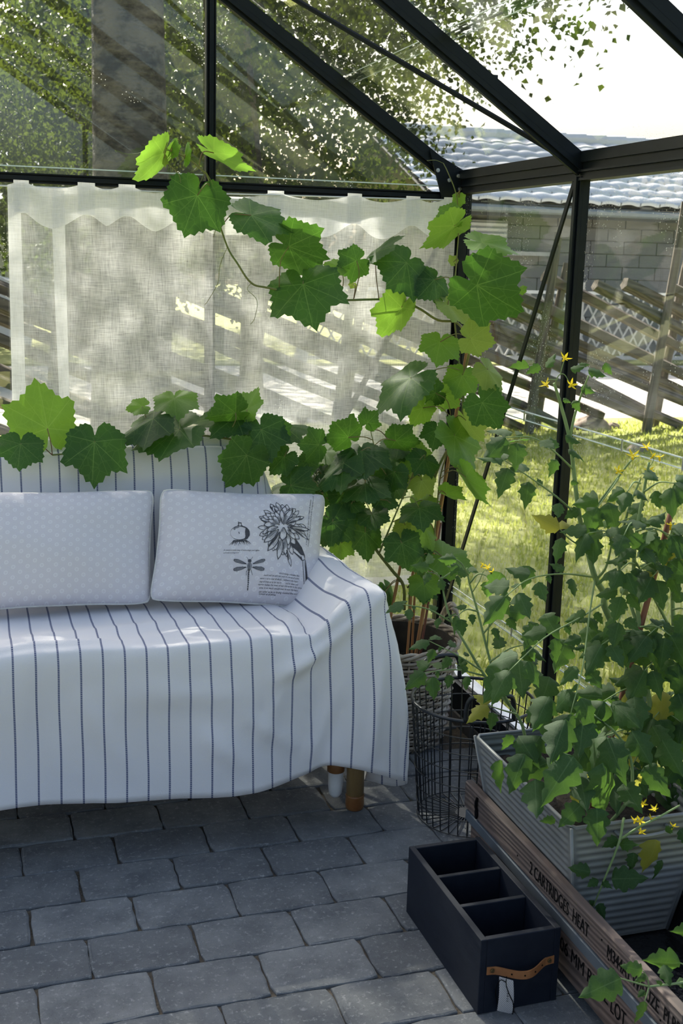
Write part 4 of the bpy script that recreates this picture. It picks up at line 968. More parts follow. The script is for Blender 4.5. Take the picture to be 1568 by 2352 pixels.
for _ in range(10):                                     # invert the bilinear frame of the cushion
    F = [(1-u)*(1-v)*q[0, k]+u*(1-v)*q[1, k]+u*v*q[2, k]+(1-u)*v*q[3, k]-(gx, gy)[k] for k in (0, 1)]
    du = [(1-v)*(q[1, k]-q[0, k])+v*(q[2, k]-q[3, k]) for k in (0, 1)]; dv = [(1-u)*(q[3, k]-q[0, k])+u*(q[2, k]-q[1, k]) for k in (0, 1)]
    det = du[0]*dv[1]-du[1]*dv[0]; u -= (F[0]*dv[1]-F[1]*dv[0])/det; v -= (du[0]*F[1]-du[1]*F[0])/det
A_, B_ = np.clip(2*u-1, -.985, .985), np.clip(2*v-1, -.985, .985)
for nm, part in (('print_mid', 'printed_shading'), ('print_ink', 'printed_drawing')):
    rows_, cols_ = [], []
    quads = []
    for r_ in range(CH):
        on = np.flatnonzero(CANVAS[r_] == INK[nm])
        if not len(on): continue
        for run in np.split(on, np.flatnonzero(np.diff(on) > 1)+1):
            for k0 in range(run[0], run[-1]+1, 10): quads.append((r_, k0, min(k0+10, run[-1]+1)))
    idx = {}; mb = MB(); fs = []
    def node(r_, c_):
        if (r_, c_) not in idx: idx[(r_, c_)] = len(mb.v); mb.v.append(tuple(pr.pt(A_[r_, c_], B_[r_, c_], 1, 0.0008)))
        return idx[(r_, c_)]
    for r_, c0, c1 in quads: fs.append((node(r_+1, c0), node(r_+1, c1), node(r_, c1), node(r_, c0)))
    mb.f = fs; mb.mi = [0]*len(fs); mb.build(part, M[nm], pr.thing, True)['kind'] = 'stuff'
# ---------------------------------------------------------------- wicker basket in the corner
WC = V(1.12, 3.03, 0.0); WR0, WR1, WH = 0.148, 0.185, 0.30
wb = thing('wicker_basket', WC, 'tall grey woven willow basket holding the grapevine in the corner', 'basket')
wr = lambda z: WR0+(WR1-WR0)*(z/WH)**0.8
rs = random.Random(9); NS = 30
for i in range(NS):
    a = 2*math.pi*i/NS
    MB().tube([WC+V(wr(z)*math.cos(a), wr(z)*math.sin(a), z) for z in np.linspace(0.0, WH, 6)], 0.0034, 5).build('upright_cane', M['wicker'], wb, True)
NW = 28
for k in range(NW):
    z = 0.008+(WH-0.018)*k/(NW-1); pts = []
    for j in range(90):
        a = 2*math.pi*j/90; r = wr(z)+0.0052*math.cos(a*NS/2+(math.pi if k % 2 else 0))
        pts.append(WC+V(r*math.cos(a), r*math.sin(a), z+rs.uniform(-.0008, .0008)))
    MB().tube(pts, rs.uniform(.0042, .0052), 5, closed=True).build('weaver', M['wicker'], wb, True)
for q in range(3):
    pts = []
    for j in range(72):
        a = 2*math.pi*j/72; t = a*9+q*2.09; r = WR1+0.007*math.cos(t); pts.append(WC+V(r*math.cos(a), r*math.sin(a), WH+0.007*math.sin(t)))
    MB().tube(pts, 0.0052, 5, closed=True).build('braided_rim', M['wicker'], wb, True)
for ac in (0.12, math.pi+0.12):
    h = None
    for q in range(3):
        pts = []
        for j in range(26):
            t = j/25; a = ac+(t-.5)*0.62; zz = WH-0.02+0.095*math.sin(math.pi*t)**0.7; r = WR1+0.003
            pts.append(WC+V((r+.006*math.cos(t*20+q*2.09))*math.cos(a), (r+.006*math.cos(t*20+q*2.09))*math.sin(a), zz+.006*math.sin(t*20+q*2.09)))
        if q == 0: h = MB().tube(pts, 0.0056, 6).build('handle', M['wicker'], wb, True)
        else: MB().tube(pts, 0.0056, 6).build('handle_strand', M['wicker'], h, True)
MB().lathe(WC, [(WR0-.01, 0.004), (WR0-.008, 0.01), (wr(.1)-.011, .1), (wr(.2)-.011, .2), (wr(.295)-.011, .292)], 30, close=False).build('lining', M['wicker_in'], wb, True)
mb = MB(); P = []
for i in range(9):
    for j in range(24):
        a = 2*math.pi*j/24; r = (wr(.2)-.012)*i/8; P.append(WC+V(r*math.cos(a), r*math.sin(a), .205+.008*math.sin(9*a+i)+.006*math.sin(i*3+a*4)))
mb.add(P, [(i*24+j, i*24+(j+1) % 24, (i+1)*24+(j+1) % 24, (i+1)*24+j) for i in range(8) for j in range(24)]); mb.build('soil', M['soil'], wb, True)
# ---------------------------------------------------------------- wire basket
BC = V(1.138, 2.497, 0.004); B0, B1, BH = 0.124, 0.151, 0.305
wk = thing('wire_basket', BC, 'round dark wire basket standing on the pavers behind the black box', 'basket')
br = lambda z: B0+(B1-B0)*z/BH
for i in range(34):
    a = 2*math.pi*(i+.3)/34; ca, sa = math.cos(a), math.sin(a)
    MB().tube([BC+V(0.028*ca, 0.028*sa, 0), BC+V((B0-.004)*ca, (B0-.004)*sa, 0), BC+V(B0*ca, B0*sa, .004), BC+V(B1*ca, B1*sa, BH)], 0.0017, 5).build('upright_wire', M['wire'], wk)
for k, z in enumerate((0.0, 0.042, 0.086, 0.130, 0.174, 0.218, 0.262)):
    MB().tube([BC+V((br(z)+.002)*math.cos(a), (br(z)+.002)*math.sin(a), z) for a in np.linspace(0, 2*math.pi, 49)[:-1]], 0.0015, 5, closed=True).build('hoop', M['wire'], wk)
MB().tube([BC+V(B1*math.cos(a), B1*math.sin(a), BH) for a in np.linspace(0, 2*math.pi, 65)[:-1]], 0.0042, 8, closed=True).build('rim', M['wire'], wk, True)
MB().lathe(BC, [(0.03, -.002), (0.03, 0.002)], 24).build('base_disc', M['wire'], wk)
for ac in (-1.70, 1.80):
    pts = [(-.40, 0), (-.395, .03), (-.36, .052), (-.28, .062), (0, .064), (.28, .062), (.36, .052), (.395, .03), (.40, 0)]
    MB().tube(spline([BC+V(B1*math.cos(ac+u), B1*math.sin(ac+u), BH+z) for u, z in pts], 4), 0.0058, 8).build('handle', M['wire'], wk, True)
# ---------------------------------------------------------------- black wooden box with three compartments
BW, BLn, BHt, BT = 0.1634, 0.3638, 0.1526, 0.0125
bang = 0.01679; bx0 = V(0.8396, 1.7504, 0)
BM = Matrix.Translation(Vector(bx0)) @ Matrix.Rotation(bang, 4, 'Z')
box = thing('divided_box', bx0+V(.08, .18, 0), 'black stained wooden box with three empty compartments and a leather handle', 'box')
def bpart(lo, hi, name):
    mb = MB().box(lo, hi); mb.v = [tuple(BM @ Vector(p)) for p in mb.v]; o = mb.build(name, M['black_wood'], box); bevel(o, 0.0012); return o
bpart((0, 0, 0.0), (BT, BLn, BHt), 'side_board'); bpart((BW-BT, 0, 0), (BW, BLn, BHt), 'side_board')
bpart((BT, 0, 0), (BW-BT, BT, BHt-.0002), 'end_board'); bpart((BT, BLn-BT, 0), (BW-BT, BLn, BHt-.0002), 'end_board')
bpart((BT, BT, 0.002), (BW-BT, BLn-BT, 0.010), 'base_board')
for f in (1/3, 2/3): y = BT+(BLn-2*BT)*f; bpart((BT, y-.0055, .010), (BW-BT, y+.0055, BHt-.004), 'divider')
n = 25; Q = np.zeros((n, 2, 3)); Q2 = Q.copy(); zc = float(atY(1196, 2228, 1.75)[2])
zc = 0.0885
for i in range(n):
    t = i/(n-1); b = 0.0015+0.026*math.sin(math.pi*min(1, max(0, (t-.1)/.8)))**1.5; zz = zc-0.004*math.sin(math.pi*t)
    for j, dz in enumerate((-.0078, .0078)):
        Q[i, j] = BM @ Vector((0.014+0.138*t, -b, zz+dz)); Q2[i, j] = BM @ Vector((0.014+0.138*t, -b+.0028, zz+dz))
mb = MB(); grid_mb(Q, None, mb); grid_mb(Q2[:, ::-1], None, mb)
for k in (0, 1): grid_mb(np.stack([Q2[:, k], Q[:, k]], 1) if k == 0 else np.stack([Q[:, k], Q2[:, k]], 1), None, mb)
for k in (0, n-1): mb.add([Q[k, 0], Q[k, 1], Q2[k, 1], Q2[k, 0]], [(0, 1, 2, 3)])
hd = mb.build('leather_handle', M['leather'], box, False)
for t in (0.075, 0.925):
    c = BM @ Vector((0.014+0.138*t, -0.002, zc)); d = BM.to_3x3() @ Vector((0, -1, 0))
    mb = MB(); mb.tube([V(*c), V(*(c+d*.0016))], .0044, 14); mb.tube([V(*(c+d*.0016)), V(*(c+d*.0026))], .0032, 12); mb.box(V(*(c+d*.0026))-V(.0028, .0003, .0004), V(*(c+d*.0026))+V(.0028, .0003, .0004)); mb.build('screw', M['brass'], hd)
for t in (0.31, 0.47, 0.64, 0.79):
    b = 0.0015+0.026*math.sin(math.pi*min(1, max(0, (t-.1)/.8)))**1.5+.0003; c = V(*(BM @ Vector((0.014+0.138*t, -b, zc-0.004*math.sin(math.pi*t)))))
    MB().tube([c+V(0, .001, 0), c-V(0, .0004, 0)], .0017, 8).build('punched_hole', M['ink'], hd)
TQ = np.zeros((12, 2, 3)); tuv = np.zeros((12, 2, 2))
tp = [atY(*p, y) for p, y in (((1146, 2243), 1.712), ((1178, 2252), 1.712), ((1141, 2320), 1.742), ((1176, 2328), 1.742))]
for i in range(12):
    t = i/11
    for j in (0, 1): TQ[i, j] = tp[j]*(1-t)+tp[2+j]*t+V(0, -.004*math.sin(3.1*t), 0); tuv[i, j] = (j, t)
tg = grid_mb(TQ, tuv).build('woven_tag', M['tag'], box)
sm = tg.modifiers.new('thickness', 'SOLIDIFY'); sm.thickness = 0.0012
vs, fs = text_polys('2 8 8 2 5'); w = max(v[0] for v in vs); mb = MB()
mb.add([tp[0]*(1-(.30+.34*v[0]/w))*(.5-v[1]*.16)+tp[1]*(1-(.30+.34*v[0]/w))*(.5+v[1]*.16)+tp[2]*(.30+.34*v[0]/w)*(.5-v[1]*.16)+tp[3]*(.30+.34*v[0]/w)*(.5+v[1]*.16)+V(0, -.0065, .001) for v in vs], fs)
mb.build('tag_print', M['ink'], tg)
MB().tube(spline([atY(1163, 2243, 1.716), atY(1162, 2258, 1.706), atY(1164, 2270, 1.708), atY(1172, 2290, 1.715), atY(1178, 2304, 1.725), atY(1178, 2322, 1.735), atY(1174, 2338, 1.738), atY(1165, 2352, 1.74)], 5), 0.0009, 5).build('tag_string', M['ink'], tg)
MB().tube(spline([atY(1161, 2256, 1.704), atY(1150, 2251, 1.704), atY(1141, 2262, 1.722), atY(1138, 2282, 1.735), atY(1142, 2306, 1.745)], 5), 0.0009, 5).build('tag_string', M['ink'], tg)
# ---------------------------------------------------------------- stencilled ammunition crate
KX0, KX1, KY0, KY1 = 1.030, 1.337, 1.400, 2.282
cr = thing('stencilled_crate', (1.18, 1.84, 0), 'long weathered wooden crate with black stencilled lettering under the zinc planter', 'crate')
def kpart(lo, hi, name, mat='crate', bv=.0016):
    o = MB().box(lo, hi).build(name, M[mat], cr); bevel(o, bv); return o
fb = kpart((KX0, KY0, .032), (KX0+.019, KY1-.045, .118), 'lower_board'); kpart((KX1-.019, KY0, .032), (KX1, KY1-.045, .118), 'lower_board')
kpart((KX0-.0025, KY0, .118), (KX0+.017, KY1-.018, .141), 'metal_strip', 'strip', .001); kpart((KX1-.017, KY0, .118), (KX1+.002, KY1-.018, .141), 'metal_strip', 'strip', .001)
ub = kpart((KX0, KY0, .141), (KX0+.020, KY1, .206), 'upper_board', bv=.004); kpart((KX1-.019, KY0, .141), (KX1, KY1, .206), 'upper_board', bv=.004)
for y in (KY0, KY1-.06): kpart((KX0+.02, y, .036), (KX1-.02, y+.018, .190), 'end_board')
for x in (KX0+.02, KX0+.112, KX0+.205): kpart((x, KY0+.019, .034), (x+.0875 if x < 1.2 else KX1-.02, KY1-.045, .050), 'bottom_board')
for y in (KY0+.06, 1.84, KY1-.14): kpart((KX0+.03, y, 0.0), (KX1-.03, y+.045, .034), 'cleat')
kpart((KX0+.026, KY1-.036, .16), (KX0+.052, KY1-.012, .238), 'end_peg')
mb = MB(); mb.tube(spline([V(KX0-.001, KY1-.075, .196), V(KX0-.004, KY1-.075, .185), V(KX0-.004, KY1-.076, .172)], 4), .0035, 8)
P = [V(KX0-.0012, KY1-.076+.0062*math.cos(a), .160+.014*math.sin(a)) for a in np.linspace(0, 6.283, 15)[:-1]]
mb.add(P+[p+V(-.003, 0, 0) for p in P], [tuple(range(14)), tuple(range(14, 28))[::-1]]+[(i, (i+1) % 14, 14+(i+1) % 14, 14+i) for i in range(14)]); mb.build('dark_keyhole', M['ink'], ub)  # raised black piece put in for the dark of a keyhole
def stencil(s, y0, y1, z, h, parent, name, x=KX0-.0005):
    vs, fs = text_polys(s, 0.0, 0.0); w = max(v[0] for v in vs); mb = MB()
    for dy, dx in ((0, 0), (.0007, .00004), (-.0007, .00008)): mb.add([(x-dx, y0+(y1-y0)*v[0]/w+dy, z+h*v[1]/0.70) for v in vs], fs)
    return mb.build(name, M['ink'], parent)
yz = lambda px, py: atX(px, py, KX0)
stencil('2 CARTRIDGES  HEAT', yz(1216, 1996)[1], yz(1351, 2152)[1], .157, .027, ub, 'stencil_lettering')
stencil('M344A1 W/FUZE  PI BD', yz(1394, 2180)[1], yz(1394, 2180)[1]-.235, .162, .025, ub, 'stencil_lettering')
stencil('106 MM RIFLE', yz(1276, 2160)[1], yz(1276, 2160)[1]-.20, .075, .028, fb, 'stencil_lettering')
stencil('LOT', yz(1402, 2300)[1], yz(1437, 2342)[1], .070, .030, fb, 'stencil_lettering')
stencil('157 . LOT', 2.205, 2.10, .088, .020, fb, 'stencil_lettering'); stencil('WS BD', 2.205, 2.135, .060, .020, fb, 'stencil_lettering')
for y, z in ((1.632, .176), (1.628, .160), (1.655, .182), (1.61, .152), (2.0, .165), (1.45, .18), (1.46, .155)):
    MB().tube([V(KX0-.0006, y, z), V(KX0+.002, y, z)], .0022, 8).build('nail_head', M['ink'], ub)
Q = np.zeros((44, 26, 3)); xs = np.linspace(KX0+.0225, KX1-.0215, 26); ys = np.linspace(KY0+.0205, KY1-.064, 44)
for i, y in enumerate(ys):
    for j, x in enumerate(xs):
        e = min(j, 25-j, i, 43-i); Q[i, j] = (x, y, .0535+(.075 if e == 0 else .02 if e == 1 else .0))
q = Q[2:-2, 2:-2]; q[..., 2] += .0025*(1+vnoise(q*V(1, 1, 0), 60, 3))*(q[..., 1] < 1.79)
grid_mb(Q).build('plastic_liner', M['plastic'], cr, True)
# ---------------------------------------------------------------- zinc planter
ZT, ZB = 0.330, 0.0575; TX0, TX1, TY0, TY1 = 1.030, 1.330, 1.790, 2.240; DX0, DX1, DY0, DY1 = 1.078, 1.287, 1.833, 2.198
zp_ = thing('zinc_planter', (1.18, 2.0, ZB), 'rectangular ribbed zinc planter full of tomato plants standing in the crate', 'planter')
def zring(t, ins=0.0):
    x0, x1 = DX0+(TX0-DX0)*t+ins, DX1+(TX1-DX1)*t-ins; y0, y1 = DY0+(TY0-DY0)*t+ins, DY1+(TY1-DY1)*t-ins
    return [V(x0, y0, 0), V(x1, y0, 0), V(x1, y1, 0), V(x0, y1, 0)]
RIBS = 17; nl = RIBS*6+1
SN = [V(0, -1, 0), V(1, 0, 0), V(0, 1, 0), V(-1, 0, 0)]; SNM = ['end_wall', 'side_wall', 'end_wall', 'side_wall']
for sd in range(4):
    mb = MB()
    for ins, sg in ((0.0, 1), (0.004, -1)):
        us = [0, .03, .045, .06, .35, .65, .94, .955, .97, 1]; Q = np.zeros((nl, len(us), 3))
        for i in range(nl):
            t = i/(nl-1); r = zring(t, ins); a, b = r[sd], r[(sd+1) % 4]
            for j, u in enumerate(us):
                am = 0 if j in (0, 1, 8, 9) else .5 if j in (2, 7) else 1
                if t > .965 or t < .02: am = 0
                Q[i, j] = a+(b-a)*u+V(0, 0, ZB+(ZT-ZB)*t)+SN[sd]*.0016*am*math.sin(t*RIBS*2*math.pi)
        grid_mb(Q if sg > 0 else Q[:, ::-1], None, mb)
    mb.build(SNM[sd], M['zinc'], zp_, True)
r = [p+V(0, 0, ZT) for p in zring(1.0, 0.001)]; pts = []
for i in range(4):
    a, b = r[i], r[(i+1) % 4]; pts += [a+(b-a)*u for u in (.03, .2, .5, .8, .97)]
MB().tube(pts, 0.0042, 8, closed=True).build('rolled_rim', M['zinc'], zp_, True)
for k, c in enumerate(zring(0)):
    d = zring(1)[k]; o = nrm(V(c[0]-1.18, c[1]-2.0, 0))*0.0005
    MB().tube([c+V(0, 0, ZB)+o, d+V(0, 0, ZT)+o], 0.0036, 6).build('corner_seam', M['zinc'], zp_, True)
MB().box((DX0, DY0, ZB), (DX1, DY1, ZB+.003)).build('base', M['zinc'], zp_)
for y, s in ((TY0+.003, -1), (TY1-.003, 1)):
    h = [V(1.125, y, .312), V(1.127, y+s*.012, .310), V(1.14, y+s*.020, .308), V(1.18, y+s*.023, .307), V(1.22, y+s*.020, .308), V(1.233, y+s*.012, .310), V(1.235, y, .312)]
    MB().tube(spline(h, 4), .0038, 8).build('handle', M['zinc'], zp_, True)
r = zring(.83, .006); nx, ny = 16, 22; Q = np.zeros((ny, nx, 3))
for i in range(ny):
    for j in range(nx):
        u, v = j/(nx-1), i/(ny-1); p = r[0]+(r[1]-r[0])*u+(r[3]-r[0])*v; Q[i, j] = p+V(0, 0, .284+.006*math.sin(i*2.1+j*1.3)+.004*math.sin(j*3.3-i))
grid_mb(Q).build('soil', M['soil'], zp_, True)
# ---------------------------------------------------------------- leaves
def vine_leaf_mesh(sd, mat, fold=0.25, droop=0.25):
    rs = random.Random(sd); deep = rs.uniform(.75, 1.05)
    ctl = [(0, 1.0), (22, .80+.06*(1-deep)), (36, .74), (52, .90*rs.uniform(.96, 1.05)), (74, .70), (90, .66), (108, .72*rs.uniform(.95, 1.08)), (128, .58), (146, .55), (160, .50), (172, .34), (180, .06)]
    an = [c[0] for c in ctl]; va = [c[1] for c in ctl]; n = 60; out = []
    asy = rs.uniform(-.06, .06)
    for i in range(n):
        a = -180+360*(i+.5)/n; r = np.interp(abs(a), an, va)*(1+asy*math.copysign(1, a))
        if abs(a) < 168: r *= 1+(.045 if i % 2 else -.035)+rs.uniform(-.012, .012)
        out.append((math.radians(a), r))
    mb = MB(); vs = []; uv = []
    ph = rs.uniform(0, 6)
    def P_(a, r):
        x, y = r*math.sin(a), r*math.cos(a)
        z = -fold*abs(x)*.55*(1 if fold > 0 else 1)-droop*(x*x*.45+max(y, 0)**2*.5+min(y, 0)**2*.4)+.035*r*math.sin(5*a+ph)+.02*math.sin(7*x+ph)*r
        return (x, y, z)
    vs.append((0, 0, 0)); uv.append((.5, .5))
    for k, f in enumerate((.33, .66, 1.0)):
        for a, r in out:
            rr = r*f if k == 2 else (r*.4+.45*.6 if False else r)*f
            p = P_(a, rr); vs.append(p); uv.append((.5+p[0]*.38, .5+p[1]*.38))
    fs = [(0, 1+(i+1) % n, 1+i) for i in range(n)]
    for k in range(2): fs += [(1+k*n+i, 1+k*n+(i+1) % n, 1+(k+1)*n+(i+1) % n, 1+(k+1)*n+i) for i in range(n)]
    mb.add(vs, [f[::-1] for f in fs]); mb.uv = uv; me = mb.mesh('vine_leaf', True); me.materials.append(mat); return me
VL = {k: [vine_leaf_mesh(i*7+j, M[m], *fd) for j, fd in enumerate(((.15, .15), (.35, .2), (.05, .4), (.5, .25), (-.15, .2)))] for i, (k, m) in enumerate((('m', 'vine'), ('l', 'vine_young'), ('y', 'vine_yellow')))}
def leaf_frame(J, T, wpx, Y, ratio=1.30, sg=1, sw=1, tip_pull=None):
    """rigid frame of a leaf whose base and tip are seen at J and T, wpx wide, base in depth Y"""
    p = atY(*J, Y); pm = float((p-CAM)@FWD)/FPX; dx, dy = T[0]-J[0], T[1]-J[1]; lp = math.hypot(dx, dy)
    L = lp*pm; Wd = wpx*pm; S = max(L, Wd/ratio); cL = min(1, L/S); cW = max(.25, min(1, Wd/(ratio*S)))
    e = nrm(RIGHT*dx+DOWN*dy); w = nrm(CAM-p); e = nrm(e-w*(e@w))
    y = e*cL+w*math.sqrt(max(0, 1-cL*cL))*sg; x0 = nrm(np.cross(e, w)); z0 = nrm(np.cross(x0, y)); x = x0*cW+z0*math.sqrt(max(0, 1-cW*cW))*sw; x = nrm(x-y*(x@y)); z = np.cross(x, y)
    return p, x, y, z, S
def mat4(p, x, y, z, s): return Matrix(((x[0]*s, y[0]*s, z[0]*s, p[0]), (x[1]*s, y[1]*s, z[1]*s, p[1]), (x[2]*s, y[2]*s, z[2]*s, p[2]), (0, 0, 0, 1)))
vine = thing('grapevine', WC+V(0, 0, .2), 'large grapevine climbing from the wicker basket along the curtain and up the corner post', 'vine')
def keepin(x, y, Y, xm=1.315):
    d = ray(x, y); return min(Y, xm*d[1]/max(d[0], 1e-3)) if d[0] > 0 else Y
def pxs(pts): return [atY(x, y, keepin(x, y, Y)) for x, y, Y in pts]
STEMS = [
    ([(928, 1400, 3.02), (926, 1345, 3.0), (900, 1310, 3.0), (870, 1272, 2.99), (835, 1222, 2.99), (800, 1192, 3.0), (740, 1130, 3.02), (690, 1070, 3.05), (640, 1040, 3.07), (560, 1015, 3.08), (450, 1000, 3.09), (330, 1010, 3.09), (220, 1035, 3.08), (120, 1045, 3.08)], .0052, .002),
    ([(940, 1410, 3.03), (945, 1330, 3.03), (975, 1210, 3.05), (1000, 1090, 3.07), (1040, 1010, 3.09), (1062, 950, 3.10), (1064, 870, 3.11), (1078, 790, 3.12), (1050, 742, 3.13), (1005, 735, 3.14), (955, 705, 3.14), (893, 688, 3.14), (752, 688, 3.14), (620, 662, 3.14), (577, 650, 3.14), (545, 605, 3.14), (522, 567, 3.14), (497, 490, 3.14), (478, 410, 3.14), (462, 390, 3.14), (430, 363, 3.14), (400, 350, 3.14), (372, 340, 3.14)], .005, .0016),
    ([(1062, 900, 3.10), (1050, 800, 3.12), (1042, 700, 3.13), (1048, 600, 3.14), (1053, 520, 3.15), (1048, 450, 3.15), (1030, 400, 3.16), (1018, 375, 3.17)], .003, .0012),
    ([(935, 1350, 3.0), (985, 1290, 2.98), (1000, 1200, 3.0), (1010, 1100, 3.02), (1028, 1030, 3.04), (1035, 960, 3.06)], .003, .0016),
    ([(800, 1192, 3.0), (830, 1120, 2.98), (860, 1050, 3.0), (850, 985, 3.05)], .003, .0014),
    ([(870, 1272, 2.99), (900, 1200, 2.97), (930, 1130, 2.97), (960, 1060, 2.99)], .003, .0014),
]
SAMP = []
for pts, r0, r1 in STEMS:
    c = spline(pxs(pts), 5); SAMP += list(c)
    MB().tube(c, [r0+(r1-r0)*i/(len(c)-1) for i in range(len(c))], 6).build('stem', M['vine_stem'], vine, True)
SAMP = np.array(SAMP)
for pts in ([(372, 340), (345, 340), (318, 352), (292, 354), (270, 347), (264, 345), (268, 350)], [(522, 567), (505, 610), (500, 650), (478, 690), (470, 700)], [(577, 650), (568, 665), (590, 690), (585, 730), (575, 745)],
            [(470, 395), (455, 430), (440, 470), (432, 482)], [(400, 350), (385, 372), (410, 400), (415, 420)], [(893, 688), (905, 730), (890, 760)], [(470, 390), (490, 430), (485, 480), (495, 520), (490, 545)], [(1018, 375), (1000, 368), (980, 369)]):
    MB().tube(spline([atY(x, y, 3.135-.004*i) for i, (x, y) in enumerate(pts)], 6), .0008, 5).build('tendril', M['vine_stem'], vine)
c3 = lambda x, y: (x/1.96, 400+y/1.96)
c4 = lambda x, y: (768+x/1.96, 400+y/1.96)
c6 = lambda x, y: (868+x/2.24, 1100+y/2.24)
c1 = lambda x, y: (x/1.96, y/1.96)
c5 = lambda x, y: (600+x/3.484, 950+y/3.484)
LV = []
def A(fn, sc, *rows):
    for J, T, w, Y, k, *o in rows: LV.append((fn(*J), fn(*T), w/sc, Y, k, *(o or [1, 1])))
A(c3, 1.96, ((213, 1145), (175, 925), 285, 3.06, 'l'), ((92, 1215), (80, 1328), 190, 3.02, 'm'), ((425, 1205), (414, 1392), 260, 3.02, 'm'), ((690, 1100), (532, 1192), 120, 3.05, 'm', 1, -1), ((808, 1150), (595, 1225), 170, 3.03, 'm'),
  ((785, 1008), (792, 1090), 188, 3.08, 'l'), ((640, 1045), (565, 1055), 70, 3.12, 'l'), ((1060, 1075), (925, 1100), 140, 3.06, 'm', 1, 1), ((1062, 1092), (872, 1095), 130, 3.1, 'm', -1, 1), ((1112, 1060), (1160, 955), 90, 3.08, 'l'),
  ((1176, 1150), (1212, 1290), 205, 3.03, 'm'), ((1110, 1265), (1013, 1405), 200, 2.98, 'm'), ((888, 95), (825, 265), 275, 3.12, 'm'), ((1130, 185), (1322, 246), 150, 3.12, 'm'), ((1300, 325), (1470, 400), 215, 3.13, 'm'), ((1364, 495), (1404, 672), 315, 3.11, 'm'),
  ((1545, 1300), (1420, 1412), 120, 2.97, 'm'), ((1270, 1130), (1420, 1130), 70, 3.09, 'm'), ((1530, 420), (1455, 400), 60, 3.14, 'l'))
A(c1, 1.96, ((735, 690), (640, 838), 110, 3.13, 'l'), ((962, 688), (1125, 790), 80, 3.13, 'l'), ((830, 715), (838, 640), 22, 3.14, 'l'), ((738, 715), (738, 755), 24, 3.14, 'y'), ((770, 680), (785, 620), 50, 3.14, 'l'))
A(c4, 1.96, ((100, 390), (5, 435), 140, 3.13, 'm'), ((185, 352), (290, 256), 40, 3.13, 'm'), ((325, 398), (238, 495), 250, 3.11, 'm'), ((450, 475), (385, 545), 180, 3.10, 'm'), ((640, 500), (838, 640), 300, 3.06, 'm'), ((665, 308), (838, 352), 75, 3.07, 'l'),
  ((532, 186), (445, 215), 105, 3.13, 'l'), ((538, 232), (400, 342), 120, 3.10, 'l'), ((560, 105), (558, 152), 56, 3.15, 'l'), ((302, 600), (217, 738), 155, 3.10, 'l'), ((300, 568), (248, 545), 60, 3.13, 'y'), ((475, 755), (455, 850), 175, 3.06, 'l'),
  ((612, 742), (722, 770), 145, 3.09, 'y'), ((510, 588), (615, 672), 90, 3.11, 'y'), ((575, 905), (540, 1002), 150, 3.04, 'l'), ((688, 880), (765, 980), 95, 3.05, 'y'), ((342, 918), (155, 1042), 155, 3.03, 'm'), ((455, 985), (365, 1010), 120, 3.05, 'm'), ((490, 990), (560, 1050), 120, 3.06, 'l'),
  ((397, 1052), (345, 1142), 105, 3.05, 'l'), ((665, 1028), (738, 1152), 175, 3.02, 'm'), ((460, 1150), (440, 1232), 130, 3.02, 'm'), ((592, 1108), (652, 1215), 100, 3.05, 'y'), ((540, 1178), (645, 1348), 130, 3.03, 'l'), ((148, 1120), (190, 1075), 100, 3.02, 'm'), ((62, 1185), (0, 1115), 160, 3.01, 'm'),
  ((275, 1200), (388, 1220), 110, 3.02, 'm'), ((122, 1245), (132, 1345), 240, 2.98, 'm'), ((405, 1282), (360, 1345), 140, 2.99, 'm'), ((137, 1392), (145, 1475), 195, 2.94, 'm'), ((270, 1340), (240, 1432), 110, 2.97, 'm'), ((392, 1378), (372, 1462), 115, 2.96, 'y'), ((590, 1352), (660, 1462), 70, 3.04, 'l'), ((535, 395), (515, 365), 40, 3.15, 'y'), ((85, 495), (75, 515), 36, 3.15, 'y'), ((840, 520), (862, 530), 40, 3.05, 'l'))
A(c6, 2.24, ((212, 150), (222, 238), 205, 2.93, 'm'), ((122, 330), (150, 470), 185, 2.92, 'm'), ((140, 238), (120, 312), 115, 2.95, 'y'), ((222, 400), (240, 515), 100, 2.94, 'm'), ((235, 532), (242, 642), 150, 2.93, 'l'), ((330, 400), (500, 470), 160, 2.99, 'l'), ((452, -10), (556, 175), 70, 3.0, 'l'), ((240, 252), (290, 372), 115, 2.97, 'l'), ((350, 80), (450, 120), 60, 3.0, 'l'), ((30, 590), (60, 700), 70, 3.0, 'm'))
A(c5, 3.484, ((235, 575), (430, 610), 300, 3.0, 'm'), ((460, 250), (310, 240), 260, 3.0, 'm'), ((185, 345), (60, 480), 220, 3.03, 'm'), ((570, 865), (740, 1020), 300, 2.95, 'm'), ((570, 870), (460, 1060), 200, 2.98, 'm'), ((885, 805), (905, 930), 245, 2.94, 'm'), ((640, 1035), (620, 1185), 180, 3.0, 'l'), ((830, 950), (850, 1185), 230, 2.97, 'm'),
  ((1000, 490), (1050, 630), 200, 2.99, 'm'), ((950, 690), (1100, 740), 160, 2.97, 'm'), ((650, 640), (560, 760), 220, 2.99, 'm'), ((720, 720), (700, 860), 200, 2.98, 'm'), ((380, 380), (300, 470), 170, 3.03, 'm'), ((1300, 1390), (1290, 1500), 200, 2.94, 'm'), ((1240, 1120), (1330, 1220), 150, 2.97, 'm'), ((1000, 1400), (1060, 1540), 110, 3.02, 'm'), ((140, 120), (230, 200), 150, 3.04, 'm'))
rs = random.Random(17)
for i in range(26):                                          # leaves deeper in the dense heap beside the sofa
    x, y = rs.uniform(640, 960), rs.uniform(1010, 1230)
    if y > 1120+0.5*(x-640): continue
    LV.append(((x, y), (x+rs.uniform(-35, 35), y+rs.uniform(25, 60)), rs.uniform(60, 85), rs.uniform(3.04, 3.13), 'm' if rs.random() < .8 else 'l', 1, rs.choice((-1, 1))))
